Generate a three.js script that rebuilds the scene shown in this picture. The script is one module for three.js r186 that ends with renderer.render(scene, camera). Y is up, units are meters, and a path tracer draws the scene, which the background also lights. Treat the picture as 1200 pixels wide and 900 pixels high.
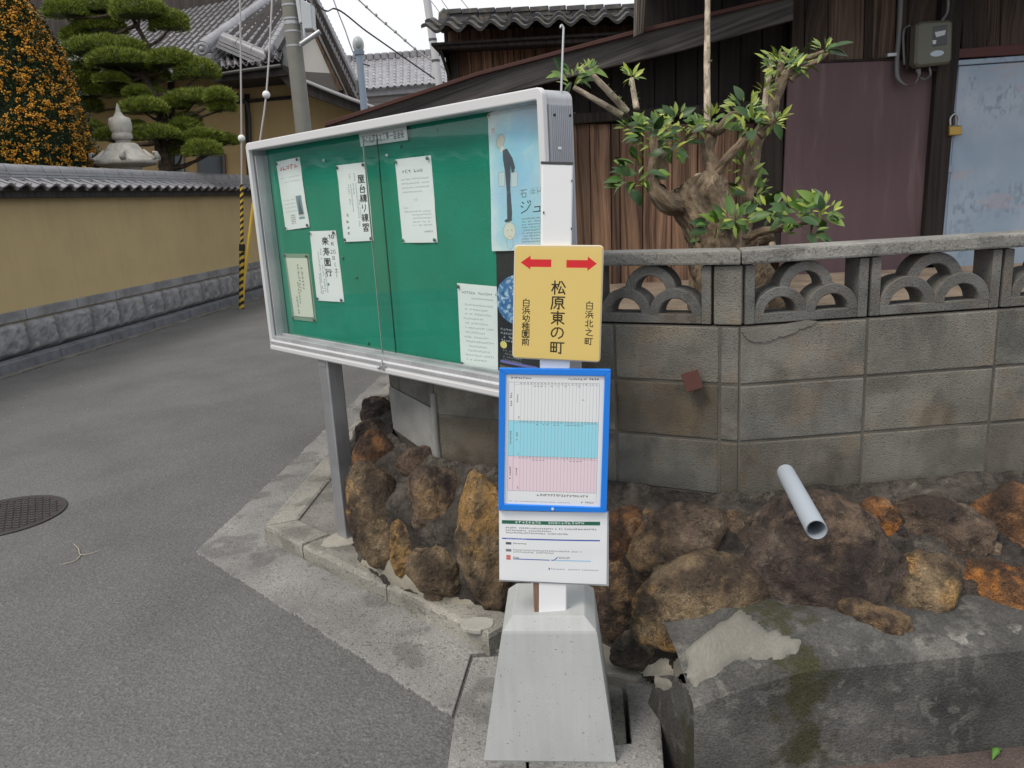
import * as THREE from 'three';
import { RoundedBoxGeometry } from 'three/addons/geometries/RoundedBoxGeometry.js';
import { mergeGeometries, mergeVertices } from 'three/addons/utils/BufferGeometryUtils.js';

// ---------------------------------------------------------------- camera, sky, sun, exposure
const scene = new THREE.Scene();
const PITCH = THREE.MathUtils.degToRad(13.24), ROLL = THREE.MathUtils.degToRad(-3.2), FPX = 933, EYE = new THREE.Vector3(0, 1.55, 0);
const camera = new THREE.PerspectiveCamera(2 * THREE.MathUtils.radToDeg(Math.atan(450 / FPX)), 4 / 3, 0.05, 400);
camera.position.copy(EYE);
camera.rotation.set(-PITCH, 0, ROLL, 'YXZ');
const EXPOSURE = 1.3, SKY = 0.86, SUN = 1.5;
const renderer = new THREE.WebGLRenderer({ antialias: true });
renderer.toneMapping = THREE.LinearToneMapping;
renderer.toneMappingExposure = EXPOSURE;
renderer.shadowMap.enabled = true;

// ---------------------------------------------------------------- random numbers and tiling noise
function rng(seed) { let a = seed >>> 0; return () => { a = (a + 0x6d2b79f5) | 0; let t = Math.imul(a ^ (a >>> 15), 1 | a); t = (t + Math.imul(t ^ (t >>> 7), 61 | t)) ^ t; return ((t ^ (t >>> 14)) >>> 0) / 4294967296; }; }
const R0 = rng(77);
const rr = (a, b, r = R0) => a + (b - a) * r();
const hash3 = (x, y, z) => { let h = Math.imul(x, 374761393) ^ Math.imul(y, 668265263) ^ Math.imul(z, 2147483647 - 1274126177); h = Math.imul(h ^ (h >>> 13), 1274126177); h = Math.imul(h ^ (h >>> 16), 2246822519); return ((h ^ (h >>> 15)) >>> 0) / 4294967296; };
const sm = (t) => t * t * (3 - 2 * t), lerp = (a, b, t) => a + (b - a) * t, clamp = (x, a = 0, b = 1) => Math.min(b, Math.max(a, x));
const step = (a, b, x) => sm(clamp((x - a) / (b - a)));
function pn(u, v, px, py, seed) {               // value noise that repeats after px, py cells; u, v in 0..1
  const x = u * px, y = v * py, ix = Math.floor(x), iy = Math.floor(y), fx = sm(x - ix), fy = sm(y - iy), m = (a, n) => ((a % n) + n) % n;
  const x0 = m(ix, px), x1 = m(ix + 1, px), y0 = m(iy, py), y1 = m(iy + 1, py);
  return lerp(lerp(hash3(x0, y0, seed), hash3(x1, y0, seed), fx), lerp(hash3(x0, y1, seed), hash3(x1, y1, seed), fx), fy);
}
function fb(u, v, px, py, oct, seed) { let s = 0, a = 0.5, n = 0; for (let i = 0; i < oct; i++) { s += a * pn(u, v, px, py, seed + i * 17); n += a; a *= 0.5; px *= 2; py *= 2; } return s / n; }
function n3(x, y, z, seed = 0) {
  const ix = Math.floor(x), iy = Math.floor(y), iz = Math.floor(z), fx = sm(x - ix), fy = sm(y - iy), fz = sm(z - iz);
  const h = (a, b, c) => hash3(ix + a, iy + b, (iz + c) * 31 + seed);
  return lerp(lerp(lerp(h(0, 0, 0), h(1, 0, 0), fx), lerp(h(0, 1, 0), h(1, 1, 0), fx), fy), lerp(lerp(h(0, 0, 1), h(1, 0, 1), fx), lerp(h(0, 1, 1), h(1, 1, 1), fx), fy), fz);
}
function f3(x, y, z, oct = 4, seed = 0) { let s = 0, a = 0.5, n = 0; for (let i = 0; i < oct; i++) { s += a * n3(x, y, z, seed + i * 7); n += a; a *= 0.5; x *= 2.03; y *= 2.03; z *= 2.03; } return s / n; }

// the overcast sky: bright cloud with soft lighter and bluer places, greyer towards the ground
{
  const W = 512, H = 256, d = new Float32Array(W * H * 4);
  for (let y = 0; y < H; y++) for (let x = 0; x < W; x++) {
    const el = ((y + 0.5) / H - 0.5) * Math.PI, up = Math.sin(el), i = (y * W + x) * 4;
    const c = fb(x / W, y / H, 6, 5, 5, 3), k = up < 0 ? 0.25 : lerp(0.84, 1.0, clamp(up * 1.5)) + (c - 0.5) * 0.22, b = clamp((c - 0.35) * 2.2);
    d[i] = k * lerp(0.95, 1.0, b) * SKY; d[i + 1] = k * lerp(0.98, 1.0, b) * SKY; d[i + 2] = k * lerp(1.045, 1.015, b) * SKY; d[i + 3] = 1;
  }
  const t = new THREE.DataTexture(d, W, H, THREE.RGBAFormat, THREE.FloatType);
  t.mapping = THREE.EquirectangularReflectionMapping; t.magFilter = THREE.LinearFilter; t.minFilter = THREE.LinearFilter; t.needsUpdate = true;
  scene.background = t; scene.environment = t;
}
const sun = new THREE.DirectionalLight(0xfff3e4, SUN);
sun.position.set(-9, 16, 4); sun.target.position.set(0, 0, -4);
sun.castShadow = true; sun.shadow.radius = 36; sun.shadow.mapSize.set(2048, 2048);
Object.assign(sun.shadow.camera, { left: -22, right: 22, top: 22, bottom: -22, near: 1, far: 70 });
scene.add(sun, sun.target);

// ---------------------------------------------------------------- where a point of the photograph (1200 x 900) lies in the place
const cP = Math.cos(PITCH), sP = Math.sin(PITCH), cR = Math.cos(ROLL), sR = Math.sin(ROLL);
const FW = new THREE.Vector3(0, -sP, -cP), RT = new THREE.Vector3(cR, sR * cP, -sR * sP), UPV = new THREE.Vector3(-sR, cR * cP, -cR * sP);
const V3 = (x, y, z) => new THREE.Vector3(x, y, z);
const ray = (px, py) => FW.clone().addScaledVector(RT, (px - 600) / FPX).addScaledVector(UPV, -(py - 450) / FPX);
const U = (px, py, depth) => EYE.clone().addScaledVector(ray(px, py), depth);                 // at a distance along the view axis
const G = (px, py, h = 0) => { const d = ray(px, py); return EYE.clone().addScaledVector(d, (h - EYE.y) / d.y); };   // at a height
class Frame {                                   // an upright plane: d runs along it, n stands out of it
  constructor(P, az) { const a = THREE.MathUtils.degToRad(az); this.P = P.clone(); this.d = V3(Math.sin(a), 0, -Math.cos(a)); this.n = V3(Math.cos(a), 0, Math.sin(a)); this.rot = Math.PI / 2 - a; }
  at(u, y, off = 0) { return V3(this.P.x, 0, this.P.z).addScaledVector(this.d, u).addScaledVector(this.n, off).setY(y); }
  uv(px, py, off = 0) { const d = ray(px, py), k = (this.n.dot(V3(this.P.x, 0, this.P.z).addScaledVector(this.n, off)) - this.n.dot(V3(EYE.x, 0, EYE.z))) / this.n.dot(d); const w = EYE.clone().addScaledVector(d, k); return [w.sub(V3(this.P.x, 0, this.P.z)).dot(this.d), EYE.y + d.y * k]; }
  m(off = 0) { return new THREE.Matrix4().makeBasis(this.d, V3(0, 1, 0), this.n).setPosition(this.at(0, 0, off)); }
}

// ---------------------------------------------------------------- geometry helpers
function uvm(g) {                               // uv in metres, each face from its main direction
  g = g.index ? g.toNonIndexed() : g;
  const p = g.attributes.position, uv = new Float32Array(p.count * 2), a = V3(), b = V3(), c = V3(), n = V3();
  for (let i = 0; i < p.count; i += 3) {
    a.fromBufferAttribute(p, i); b.fromBufferAttribute(p, i + 1); c.fromBufferAttribute(p, i + 2);
    n.copy(b).sub(a).cross(c.clone().sub(a));
    const x = Math.abs(n.x), y = Math.abs(n.y), z = Math.abs(n.z);
    [a, b, c].forEach((q, k) => { const o = (i + k) * 2; if (y >= x && y >= z) { uv[o] = q.x; uv[o + 1] = q.z; } else if (x > z) { uv[o] = q.z; uv[o + 1] = q.y; } else { uv[o] = q.x; uv[o + 1] = q.y; } });
  }
  g.setAttribute('uv', new THREE.BufferAttribute(uv, 2));
  return g;
}
const strip = (g) => { for (const k of Object.keys(g.attributes)) if (!['position', 'normal', 'uv'].includes(k)) g.deleteAttribute(k); g.clearGroups?.(); return g.index ? g.toNonIndexed() : g; };
const merge = (list) => mergeGeometries(list.map(strip));
const shiftUV = (g, du, dv) => { const u = g.attributes.uv; for (let i = 0; i < u.count; i++) u.setXY(i, u.getX(i) + du, u.getY(i) + dv); return g; };
function box(w, h, d, r = 0.004) { return uvm(r ? new RoundedBoxGeometry(w, h, d, 1, Math.min(r, w / 2.1, h / 2.1, d / 2.1)) : new THREE.BoxGeometry(w, h, d)); }
function fbox(F, u0, u1, y0, y1, o0, o1, r = 0.004) {      // a box on a frame
  const g = box(Math.abs(u1 - u0), Math.abs(y1 - y0), Math.abs(o1 - o0), r);
  shiftUV(g, (u0 + u1) / 2, (y0 + y1) / 2);
  return g.translate((u0 + u1) / 2, (y0 + y1) / 2, (o0 + o1) / 2).applyMatrix4(F.m());
}
function shapeOf(pts) { const s = new THREE.Shape(); pts.forEach(([x, y], i) => (i ? s.lineTo(x, y) : s.moveTo(x, y))); return s; }
function fpoly(F, pts, o0, o1, bevel = 0) {                // an outline [u, y] on a frame, given thickness
  if (THREE.ShapeUtils.area(pts.map(([x, y]) => ({ x, y }))) < 0) pts = [...pts].reverse();
  const g = new THREE.ExtrudeGeometry(shapeOf(pts), { depth: o1 - o0 - 2 * bevel, bevelEnabled: bevel > 0, bevelThickness: bevel, bevelSize: bevel, bevelOffset: -bevel, bevelSegments: 1, curveSegments: 8 });
  return uvm(g.translate(0, 0, o0 + bevel)).applyMatrix4(F.m());
}
const fquad = (F, pxs, o0, o1, bevel = 0) => fpoly(F, pxs.map(([x, y]) => F.uv(x, y, o1)), o0, o1, bevel);
function slab(pts, y0, y1, bevel = 0) {                    // a ground outline [x, z] between two heights
  let q = pts.map(([x, z]) => [x, -z]);
  if (THREE.ShapeUtils.area(q.map(([x, y]) => ({ x, y }))) < 0) q = q.reverse();
  const g = new THREE.ExtrudeGeometry(shapeOf(q), { depth: y1 - y0 - 2 * bevel, bevelEnabled: bevel > 0, bevelThickness: bevel, bevelSize: bevel, bevelOffset: -bevel, bevelSegments: 2 });
  return uvm(g.translate(0, 0, y0 + bevel).rotateX(-Math.PI / 2));
}
function tube(pts, radii, radial = 8, per = 6, cap = true, wob = 0, seed = 1) {   // a tapering tube through points
  const c = new THREE.CatmullRomCurve3(pts, false, 'centripetal'), n = Math.max(1, (pts.length - 1) * per), pos = [], uv = [], idx = [];
  const fr = c.computeFrenetFrames(n, false), R = (t) => { if (typeof radii === 'number') return radii; const k = t * (radii.length - 1), i = Math.min(radii.length - 2, Math.floor(k)); return radii.length === 1 ? radii[0] : lerp(radii[i], radii[i + 1], k - i); };
  const ut = (t) => { const L = c.getUtoTmapping(0, 0); return t; };
  let len = 0, prev = null;
  for (let i = 0; i <= n; i++) {
    const t = i / n, p = c.getPoint(t), r = R(t);
    if (prev) len += p.distanceTo(prev); prev = p;
    for (let j = 0; j <= radial; j++) {
      const a = (j / radial) * Math.PI * 2, nn = fr.normals[i], bb = fr.binormals[i], jj = j % radial;
      const w = wob ? 1 + wob * (n3(jj * 1.3 + seed, len / Math.max(r, 0.004) * 0.6, seed, 5) - 0.5) : 1;
      pos.push(p.x + (nn.x * Math.cos(a) + bb.x * Math.sin(a)) * r * w, p.y + (nn.y * Math.cos(a) + bb.y * Math.sin(a)) * r * w, p.z + (nn.z * Math.cos(a) + bb.z * Math.sin(a)) * r * w);
      uv.push((j / radial) * 2 * Math.PI * r, len);
    }
  }
  for (let i = 0; i < n; i++) for (let j = 0; j < radial; j++) { const a = i * (radial + 1) + j, b = a + radial + 1; idx.push(a, a + 1, b, b, a + 1, b + 1); }
  if (cap) for (const [e, s] of [[0, 0], [n, 1]]) { const k = pos.length / 3, p = c.getPoint(s); pos.push(p.x, p.y, p.z); uv.push(0, len * s); for (let j = 0; j < radial; j++) { const a = e * (radial + 1) + j; s ? idx.push(a, a + 1, k) : idx.push(a + 1, a, k); } }
  const g = new THREE.BufferGeometry();
  g.setAttribute('position', new THREE.Float32BufferAttribute(pos, 3)); g.setAttribute('uv', new THREE.Float32BufferAttribute(uv, 2)); g.setIndex(idx); g.computeVertexNormals();
  return g;
}
const pipe = (a, b, r, radial = 10) => tube([a, a.clone().lerp(b, 0.5), b], r, radial, 1);
const hull = (vs, faces) => { const p = []; for (const f of faces) for (let i = 1; i < f.length - 1; i++) p.push(...vs[f[0]].toArray(), ...vs[f[i]].toArray(), ...vs[f[i + 1]].toArray()); const g = new THREE.BufferGeometry(); g.setAttribute('position', new THREE.Float32BufferAttribute(p, 3)); g.computeVertexNormals(); return uvm(g); };

// ---------------------------------------------------------------- names, parts and labels
const taken = new Map(), things = [];
function numbered(n) { const k = taken.get(n) ?? 0; taken.set(n, k + 1); return k ? n + '_' + String(k).padStart(3, '0') : n; }
function note(o, label, category, group) { if (label) o.userData.label = label; if (category) o.userData.category = category; if (group) o.userData.group = group; return o; }
function thing(name, label, category, group) { const o = new THREE.Group(); o.name = numbered(name); scene.add(o); things.push(o); return note(o, label, category, group); }
function part(parent, name, g, m, label) { const o = new THREE.Mesh(g, m); o.name = parent === scene ? numbered(name) : name; o.castShadow = o.receiveShadow = true; parent.add(o); if (label) o.userData.label = label; return o; }
function single(name, g, m, label, category, group) { const o = part(scene, name, g, m); things.push(o); return note(o, label, category, group); }
function structure(name, g, m) { const o = part(scene, name, g, m); o.userData.kind = 'structure'; things.push(o); return o; }
const stuff = (o) => { o.userData.kind = 'stuff'; return o; };
function instanced(parent, name, g, m, mats, colors) {
  const o = new THREE.InstancedMesh(g, m, mats.length); o.name = parent === scene ? numbered(name) : name; o.castShadow = o.receiveShadow = true;
  mats.forEach((x, i) => o.setMatrixAt(i, x)); if (colors) colors.forEach((c, i) => o.setColorAt(i, c)); parent.add(o); return stuff(o);
}
function settle() {                              // put the origin of every thing at its base
  for (const o of things) {
    const b = new THREE.Box3().setFromObject(o), c = V3((b.min.x + b.max.x) / 2, b.min.y, (b.min.z + b.max.z) / 2);
    if (o.isMesh) { o.geometry.translate(-c.x, -c.y, -c.z); const kids = [...o.children]; o.position.add(c); kids.forEach((k) => k.position.sub(c)); }
    else { o.children.forEach((k) => k.position.sub(c)); o.position.copy(c); }
  }
}

// ---------------------------------------------------------------- materials
const toS = (x) => Math.round(255 * clamp(x <= 0.0031308 ? 12.92 * x : 1.055 * Math.pow(x, 1 / 2.4) - 0.055));
function texture(w, h, fn, metresX, metresY = metresX, wrap = true) {     // fn(u, v) -> [r, g, b, height], linear
  const c = new Uint8Array(w * h * 4), b = new Uint8Array(w * h * 4);
  for (let y = 0; y < h; y++) for (let x = 0; x < w; x++) { const q = fn((x + 0.5) / w, (y + 0.5) / h), i = (y * w + x) * 4; c[i] = toS(q[0]); c[i + 1] = toS(q[1]); c[i + 2] = toS(q[2]); c[i + 3] = 255; b[i] = b[i + 1] = b[i + 2] = 255 * clamp(q[3] ?? 0.5); b[i + 3] = 255; }
  return [c, b].map((data, k) => { const t = new THREE.DataTexture(data, w, h); t.magFilter = THREE.LinearFilter; t.minFilter = THREE.LinearMipmapLinearFilter; t.generateMipmaps = true; if (!k) t.colorSpace = THREE.SRGBColorSpace; t.wrapS = t.wrapT = wrap ? THREE.RepeatWrapping : THREE.ClampToEdgeWrapping; t.repeat.set(1 / metresX, 1 / metresY); t.needsUpdate = true; return t; });
}
function mat(tex, rough, bump, extra = {}) { return new THREE.MeshStandardMaterial({ map: tex[0], bumpMap: bump ? tex[1] : null, bumpScale: bump || 1, roughness: rough, metalness: 0, ...extra }); }
const plain = (r, g, b, rough = 0.7, extra = {}) => { const m = new THREE.MeshStandardMaterial({ roughness: rough, metalness: 0, ...extra }); m.color.setRGB(r, g, b); return m; };
const tint = (m, r, g, b) => { const c = m.clone(); c.color.setRGB(r, g, b); return c; };
const mix3 = (a, b, t) => [lerp(a[0], b[0], t), lerp(a[1], b[1], t), lerp(a[2], b[2], t)];
const sc = (a, k) => [a[0] * k, a[1] * k, a[2] * k];

const T = {};
T.asphalt = texture(1024, 1024, (u, v) => {
  const g = pn(u, v, 512, 512, 1), g2 = pn(u, v, 256, 256, 2), m = fb(u, v, 6, 6, 5, 3), s = g2 > 0.86 ? (g2 - 0.86) * 3.2 : 0;
  const k = 0.128 * (0.55 + 0.45 * g + 0.3 * g2 * g + 0.3 * (m - 0.5)) + s * 0.16 * g;
  return [k * 1.0, k * 1.0, k * 0.97, 0.35 * g + 0.45 * g2 + 0.2 * m];
}, 2.2);
T.rough = texture(1024, 1024, (u, v) => {           // worn concrete with its stones showing
  const g = pn(u, v, 512, 512, 11), g2 = pn(u, v, 180, 180, 12), m = fb(u, v, 5, 5, 6, 13), peb = g2 > 0.72 ? 1 : 0;
  let k = 0.265 * (0.62 + 0.35 * g + 0.75 * (m - 0.42)); if (peb) k *= pn(u, v, 120, 120, 14) > 0.5 ? 1.22 : 0.66;
  const d = step(0.55, 0.7, fb(u, v, 9, 9, 5, 15)); k *= 1 - 0.3 * d;
  return [k * 1.01, k, k * 0.955, 0.4 * g + 0.35 * g2 + 0.4 * (m - 0.3)];
}, 1.3);
T.block = texture(1024, 1024, (u, v) => {           // pitted concrete block
  const g = pn(u, v, 512, 512, 21), g2 = pn(u, v, 256, 256, 22), m = fb(u, v, 5, 5, 6, 23), st = fb(u, v, 14, 4, 5, 24), pit = g2 < 0.11 ? 1 : 0;
  let k = 0.198 * (0.68 + 0.34 * g + 0.6 * (m - 0.5)) * (1 - 0.12 * step(0.5, 0.72, st)) * (1 - 0.3 * step(0.52, 0.7, fb(u, v, 4, 4, 6, 26))); if (pit) k *= 0.45;
  return [...sc(mix3([1.02, 1.0, 0.9], [1.13, 0.98, 0.78], step(0.45, 0.7, fb(u, v, 4, 4, 4, 25))), k), 0.35 * g + 0.5 * g2 + 0.15 * m - pit * 0.25];
}, 0.62);
T.smooth = texture(1024, 1024, (u, v) => {          // cast concrete, small air holes
  const g = pn(u, v, 512, 512, 31), m = fb(u, v, 4, 4, 6, 32), s = fb(u, v, 40, 3, 4, 33), hole = pn(u, v, 110, 110, 34) > 0.955 && pn(u, v, 400, 400, 35) > 0.2 ? 1 : 0;
  const k = 0.45 * (0.86 + 0.08 * g + 0.22 * (m - 0.5) + 0.12 * (s - 0.5)) * (1 - 0.5 * hole);
  return [k * 0.96, k, k * 0.985, 0.6 + 0.1 * g - 0.5 * hole];
}, 0.6);
T.mortar = texture(512, 512, (u, v) => {
  const g = pn(u, v, 256, 256, 41), m = fb(u, v, 5, 5, 6, 42), k = 0.36 * (0.75 + 0.2 * g + 0.7 * (m - 0.5));
  return [k * 1.02, k, k * 0.93, 0.3 * g + 0.7 * m];
}, 0.7);
const woodTex = (a, b, seed, knots = 0.5, contrast = 1) => texture(512, 1024, (u, v) => {       // grain runs along v
  const warp = fb(u, v, 3, 2, 4, seed) * 0.09 + knots * 0.035 * Math.sin(6.28 * (v + fb(u, v, 2, 2, 3, seed + 5)));
  const w = ((u + warp) % 1 + 1) % 1, gr = pn(w, v, 34, 2, seed + 1), gr2 = pn(w, v, 120, 4, seed + 2), f = pn(u, v, 256, 20, seed + 3), big = fb(u, v, 4, 3, 5, seed + 4);
  const t = clamp(0.5 + contrast * ((gr - 0.5) * 0.7 + (gr2 - 0.5) * 0.5 + (big - 0.5) * 0.9));
  return [...sc(mix3(a, b, t), 0.8 + 0.4 * f), 0.35 * gr + 0.4 * gr2 + 0.2 * f];
}, 0.5, 1.4);
T.plank = woodTex([0.07, 0.038, 0.026], [0.33, 0.2, 0.125], 51, 0.6, 1.15);
T.darkwood = woodTex([0.010, 0.008, 0.007], [0.045, 0.034, 0.028], 61, 0.3, 1.1);
T.brownwood = woodTex([0.016, 0.010, 0.008], [0.16, 0.105, 0.075], 71, 0.9, 1.2);
T.greywood = woodTex([0.022, 0.021, 0.021], [0.115, 0.108, 0.103], 81, 0.2, 1.0);
T.plaster = texture(512, 512, (u, v) => { const m = fb(u, v, 5, 5, 6, 91), g = pn(u, v, 256, 256, 92), k = 0.92 + 0.16 * (m - 0.5) + 0.05 * (g - 0.5); const w = fb(u, v, 30, 2, 4, 93), q = k * (1 - 0.04 * step(0.55, 0.8, w)); return [0.48 * q, 0.37 * q, 0.19 * q, 0.5 * g + 0.3 * m]; }, 1.6);
T.granite = texture(512, 512, (u, v) => { const m = fb(u, v, 7, 7, 6, 95), g = pn(u, v, 256, 256, 96), k = 0.31 * (0.75 + 0.35 * g + 0.8 * (m - 0.5)); return [k, k * 1.0, k * 1.02, 0.35 * g + 0.75 * m]; }, 0.8);
T.tile = texture(512, 512, (u, v) => { const m = fb(u, v, 6, 6, 5, 101), g = pn(u, v, 128, 128, 102), k = 0.25 * (0.8 + 0.25 * g + 0.6 * (m - 0.5)); return [k, k * 1.0, k * 1.06, 0.3 * g + 0.4 * m]; }, 0.8);
T.oldtile = texture(512, 512, (u, v) => { const m = fb(u, v, 6, 6, 5, 105), g = pn(u, v, 128, 128, 106), k = 0.075 * (0.7 + 0.3 * g + 0.9 * (m - 0.5)), l = step(0.6, 0.72, fb(u, v, 11, 11, 4, 107)); return [...mix3([k, k, k * 1.02], [0.16, 0.13, 0.08], l * 0.5), 0.3 * g + 0.4 * m]; }, 0.5);
T.metal = texture(256, 512, (u, v) => { const m = pn(u, v, 128, 4, 111), g = fb(u, v, 4, 4, 5, 112), k = 0.5 * (0.85 + 0.15 * m + 0.3 * (g - 0.5)); return [k * 0.98, k, k * 1.04, m * 0.4 + g * 0.4]; }, 0.3);
T.purple = texture(512, 1024, (u, v) => {           // painted plywood, runs of wear along the grain
  const s = fb(u, v, 26, 3, 5, 121), m = fb(u, v, 3, 3, 5, 122), w = step(0.56, 0.8, fb(u + 0.1 * m, v, 14, 2, 5, 123)), sp = pn(u, v, 160, 160, 124) > 0.985 ? 0.4 : 1;
  return [...sc(mix3([0.14, 0.085, 0.095], [0.21, 0.14, 0.138], w * 0.75 + 0.4 * (s - 0.5)), (0.86 + 0.3 * (m - 0.5)) * sp), 0.5 + 0.3 * s];
}, 0.95, 1.3);
T.blue = texture(1024, 1024, (u, v) => {            // faded blue sheet metal with dirt stains
  const m = fb(u, v, 3, 4, 6, 131), s = fb(u, v, 20, 6, 5, 132), st = step(0.52, 0.8, fb(u, v, 5, 4, 7, 133)) * step(0.4, 0.75, fb(u, v, 64, 40, 4, 134)), pk = step(0.66, 0.75, fb(u, v, 4, 16, 4, 135));
  let c = mix3([0.27, 0.355, 0.45], [0.4, 0.465, 0.54], clamp(0.5 + 1.5 * (m - 0.5) + 0.6 * (s - 0.5)));
  c = mix3(c, [0.13, 0.175, 0.23], st * 0.6); c = mix3(c, [0.42, 0.34, 0.36], pk * 0.4);
  return [...c, 0.5 + 0.3 * s - 0.2 * st];
}, 1.1);
T.bark = texture(512, 512, (u, v) => { const m = fb(u, v, 6, 4, 6, 141), r = fb(u, v, 24, 8, 4, 142), g = pn(u, v, 200, 200, 143), k = clamp(0.5 + 1.6 * (m - 0.5) + 0.7 * (r - 0.5)); return [...sc(mix3([0.07, 0.05, 0.034], [0.27, 0.215, 0.15], k), 0.8 + 0.4 * g), 0.6 * r + 0.3 * m]; }, 0.22);
T.stone = texture(512, 512, (u, v) => { const m = fb(u, v, 8, 8, 6, 151), g = pn(u, v, 256, 256, 152), l = step(0.62, 0.7, fb(u, v, 22, 22, 4, 153)), e = step(0.5, 0.56, fb(u, v, 34, 34, 3, 154)), k = 0.5 + 0.55 * g + 1.2 * (m - 0.5) - 0.18 * e + l * 0.35; return [k, k * lerp(1, 1.03, l), k * lerp(1, 1.08, l), 0.35 * g + 0.8 * m + 0.2 * l - 0.12 * e]; }, 0.3);
T.dirt = texture(512, 512, (u, v) => { const m = fb(u, v, 8, 8, 6, 161), g = pn(u, v, 256, 256, 162), k = 0.6 + 0.5 * g + 0.9 * (m - 0.5); return [0.105 * k, 0.078 * k, 0.068 * k, 0.5 * g + 0.5 * m]; }, 0.9);

const M = {
  asphalt: mat(T.asphalt, 0.8, 0.006, { vertexColors: true }), rough: mat(T.rough, 0.95, 0.005), roughDark: tint(mat(T.rough, 0.95, 0.006), 0.62, 0.6, 0.56),
  smooth: mat(T.smooth, 0.85, 0.0012), mortar: mat(T.mortar, 0.95, 0.004), mortarDark: tint(mat(T.mortar, 0.95, 0.006), 0.5, 0.46, 0.4), mortarPale: tint(mat(T.mortar, 0.95, 0.002), 1.25, 1.25, 1.22),
  plank: mat(T.plank, 0.85, 0.003), darkwood: mat(T.darkwood, 0.85, 0.003), brownwood: mat(T.brownwood, 0.85, 0.003), greywood: mat(T.greywood, 0.85, 0.003),
  plaster: mat(T.plaster, 0.95, 0.002), granite: mat(T.granite, 0.9, 0.03), graniteSmooth: tint(mat(T.granite, 0.8, 0.002), 0.42, 0.44, 0.48),
  tile: mat(T.tile, 0.38, 0.002), oldtile: mat(T.oldtile, 0.7, 0.004), galv: mat(T.metal, 0.45, 0.0004, { metalness: 0.75 }), alu: mat(T.metal, 0.4, 0.0002, { metalness: 0.35 }),
  frameWhite: plain(0.62, 0.63, 0.64, 0.42, { metalness: 0.1 }), purple: mat(T.purple, 0.75, 0.0008), blue: mat(T.blue, 0.55, 0.0008), bark: mat(T.bark, 0.9, 0.014),
  dirt: mat(T.dirt, 0.95, 0.006), wire: plain(0.03, 0.03, 0.035, 0.6), steel: plain(0.42, 0.43, 0.45, 0.4, { metalness: 0.6 }), white: plain(0.72, 0.73, 0.74, 0.6), black: plain(0.012, 0.012, 0.012, 0.6),
};
M.stoneV = mat(T.stone, 0.92, 0.022, { vertexColors: true });
const blockMats = [[1, 1, 1], [0.84, 0.8, 0.74], [1.1, 1.08, 1.04], [0.92, 0.93, 0.92], [0.72, 0.66, 0.58], [1.1, 1.07, 1.0]].map((c) => tint(mat(T.block, 0.95, 0.004), ...c));
const ornMat = tint(mat(T.block, 0.95, 0.004), 0.86, 0.88, 0.92);
const kerbMat = tint(mat(T.rough, 0.95, 0.003), 1.12, 1.09, 1.0);
const capMat = tint(mat(T.rough, 0.95, 0.003), 0.95, 0.94, 0.9);

// ================================================================ ground, road edge, kerbs
{
  const span = (a, b, s) => { const o = [], n = Math.round((b - a) / s); for (let i = 0; i <= n; i++) o.push(a + ((b - a) * i) / n); return o; };
  const xs = [-160, -60, -25, -12, ...span(-7, -0.1, 0.115), ...span(0.02, 0.9, 0.11), ...span(1, 4, 0.5), 12, 40, 160], zs = [-320, -120, -50, -25, ...span(-16, -2.4, 0.16), ...span(-2.3, -1.5, 0.1), ...span(-1.3, 3, 0.4), 15, 60];
  const pos = [], uv = [], col = [], idx = [];
  for (const z of zs) for (const x of xs) {
    pos.push(x, 0, z); uv.push(x, z);
    const k = 1.05 + 0.26 * (f3(x * 0.9, 1, z * 0.55, 5, 3) - 0.5) + 0.1 * (f3(x * 4, 2, z * 4, 3, 9) - 0.5);
    col.push(k, k, k * 1.005);
  }
  for (let j = 0; j < zs.length - 1; j++) for (let i = 0; i < xs.length - 1; i++) {
    const cx = (xs[i] + xs[i + 1]) / 2, cz = (zs[j] + zs[j + 1]) / 2;
    if (cx > -0.1 && cx < 3 && cz > -2.4 && cz < -1.5) continue;      // slabs and a gutter lie here
    const a = j * xs.length + i, b = a + xs.length; idx.push(a, b, a + 1, b, b + 1, a + 1);
  }
  const g = new THREE.BufferGeometry();
  g.setAttribute('position', new THREE.Float32BufferAttribute(pos, 3)); g.setAttribute('uv', new THREE.Float32BufferAttribute(uv, 2)); g.setAttribute('color', new THREE.Float32BufferAttribute(col, 3)); g.setIndex(idx); g.computeVertexNormals();
  structure('road', g, M.asphalt);
}
const ragged = (a, b, n, amp, seed) => Array.from({ length: n }, (_, i) => { const t = i / n, nx = -(b[1] - a[1]), nz = b[0] - a[0], l = Math.hypot(nx, nz), w = i ? (f3(t * n * 0.35, seed, 0, 4, 5) - 0.5) * amp + (n3(t * n * 1.3, seed, 7) - 0.5) * amp * 0.5 : 0; return [lerp(a[0], b[0], t) + (nx / l) * w, lerp(a[1], b[1], t) + (nz / l) * w]; });
{
  const a = [-0.241, -2.15], b = [-1.528, -3.484], c = [-1.401, -4.806], d = [-1.224, -6.987], e = [-0.85, -12];
  structure('concrete_strip', slab([...ragged(a, b, 170, 0.013, 1), ...ragged(b, c, 110, 0.014, 2), ...ragged(c, d, 90, 0.03, 3), ...ragged(d, e, 20, 0.05, 4), [-0.5, -12], [-0.95, -7.18], [-1.15, -3.56], [-0.08, -2.5], [-0.195, -2.485]], -0.03, 0.01, 0.004), M.rough);
}
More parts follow.
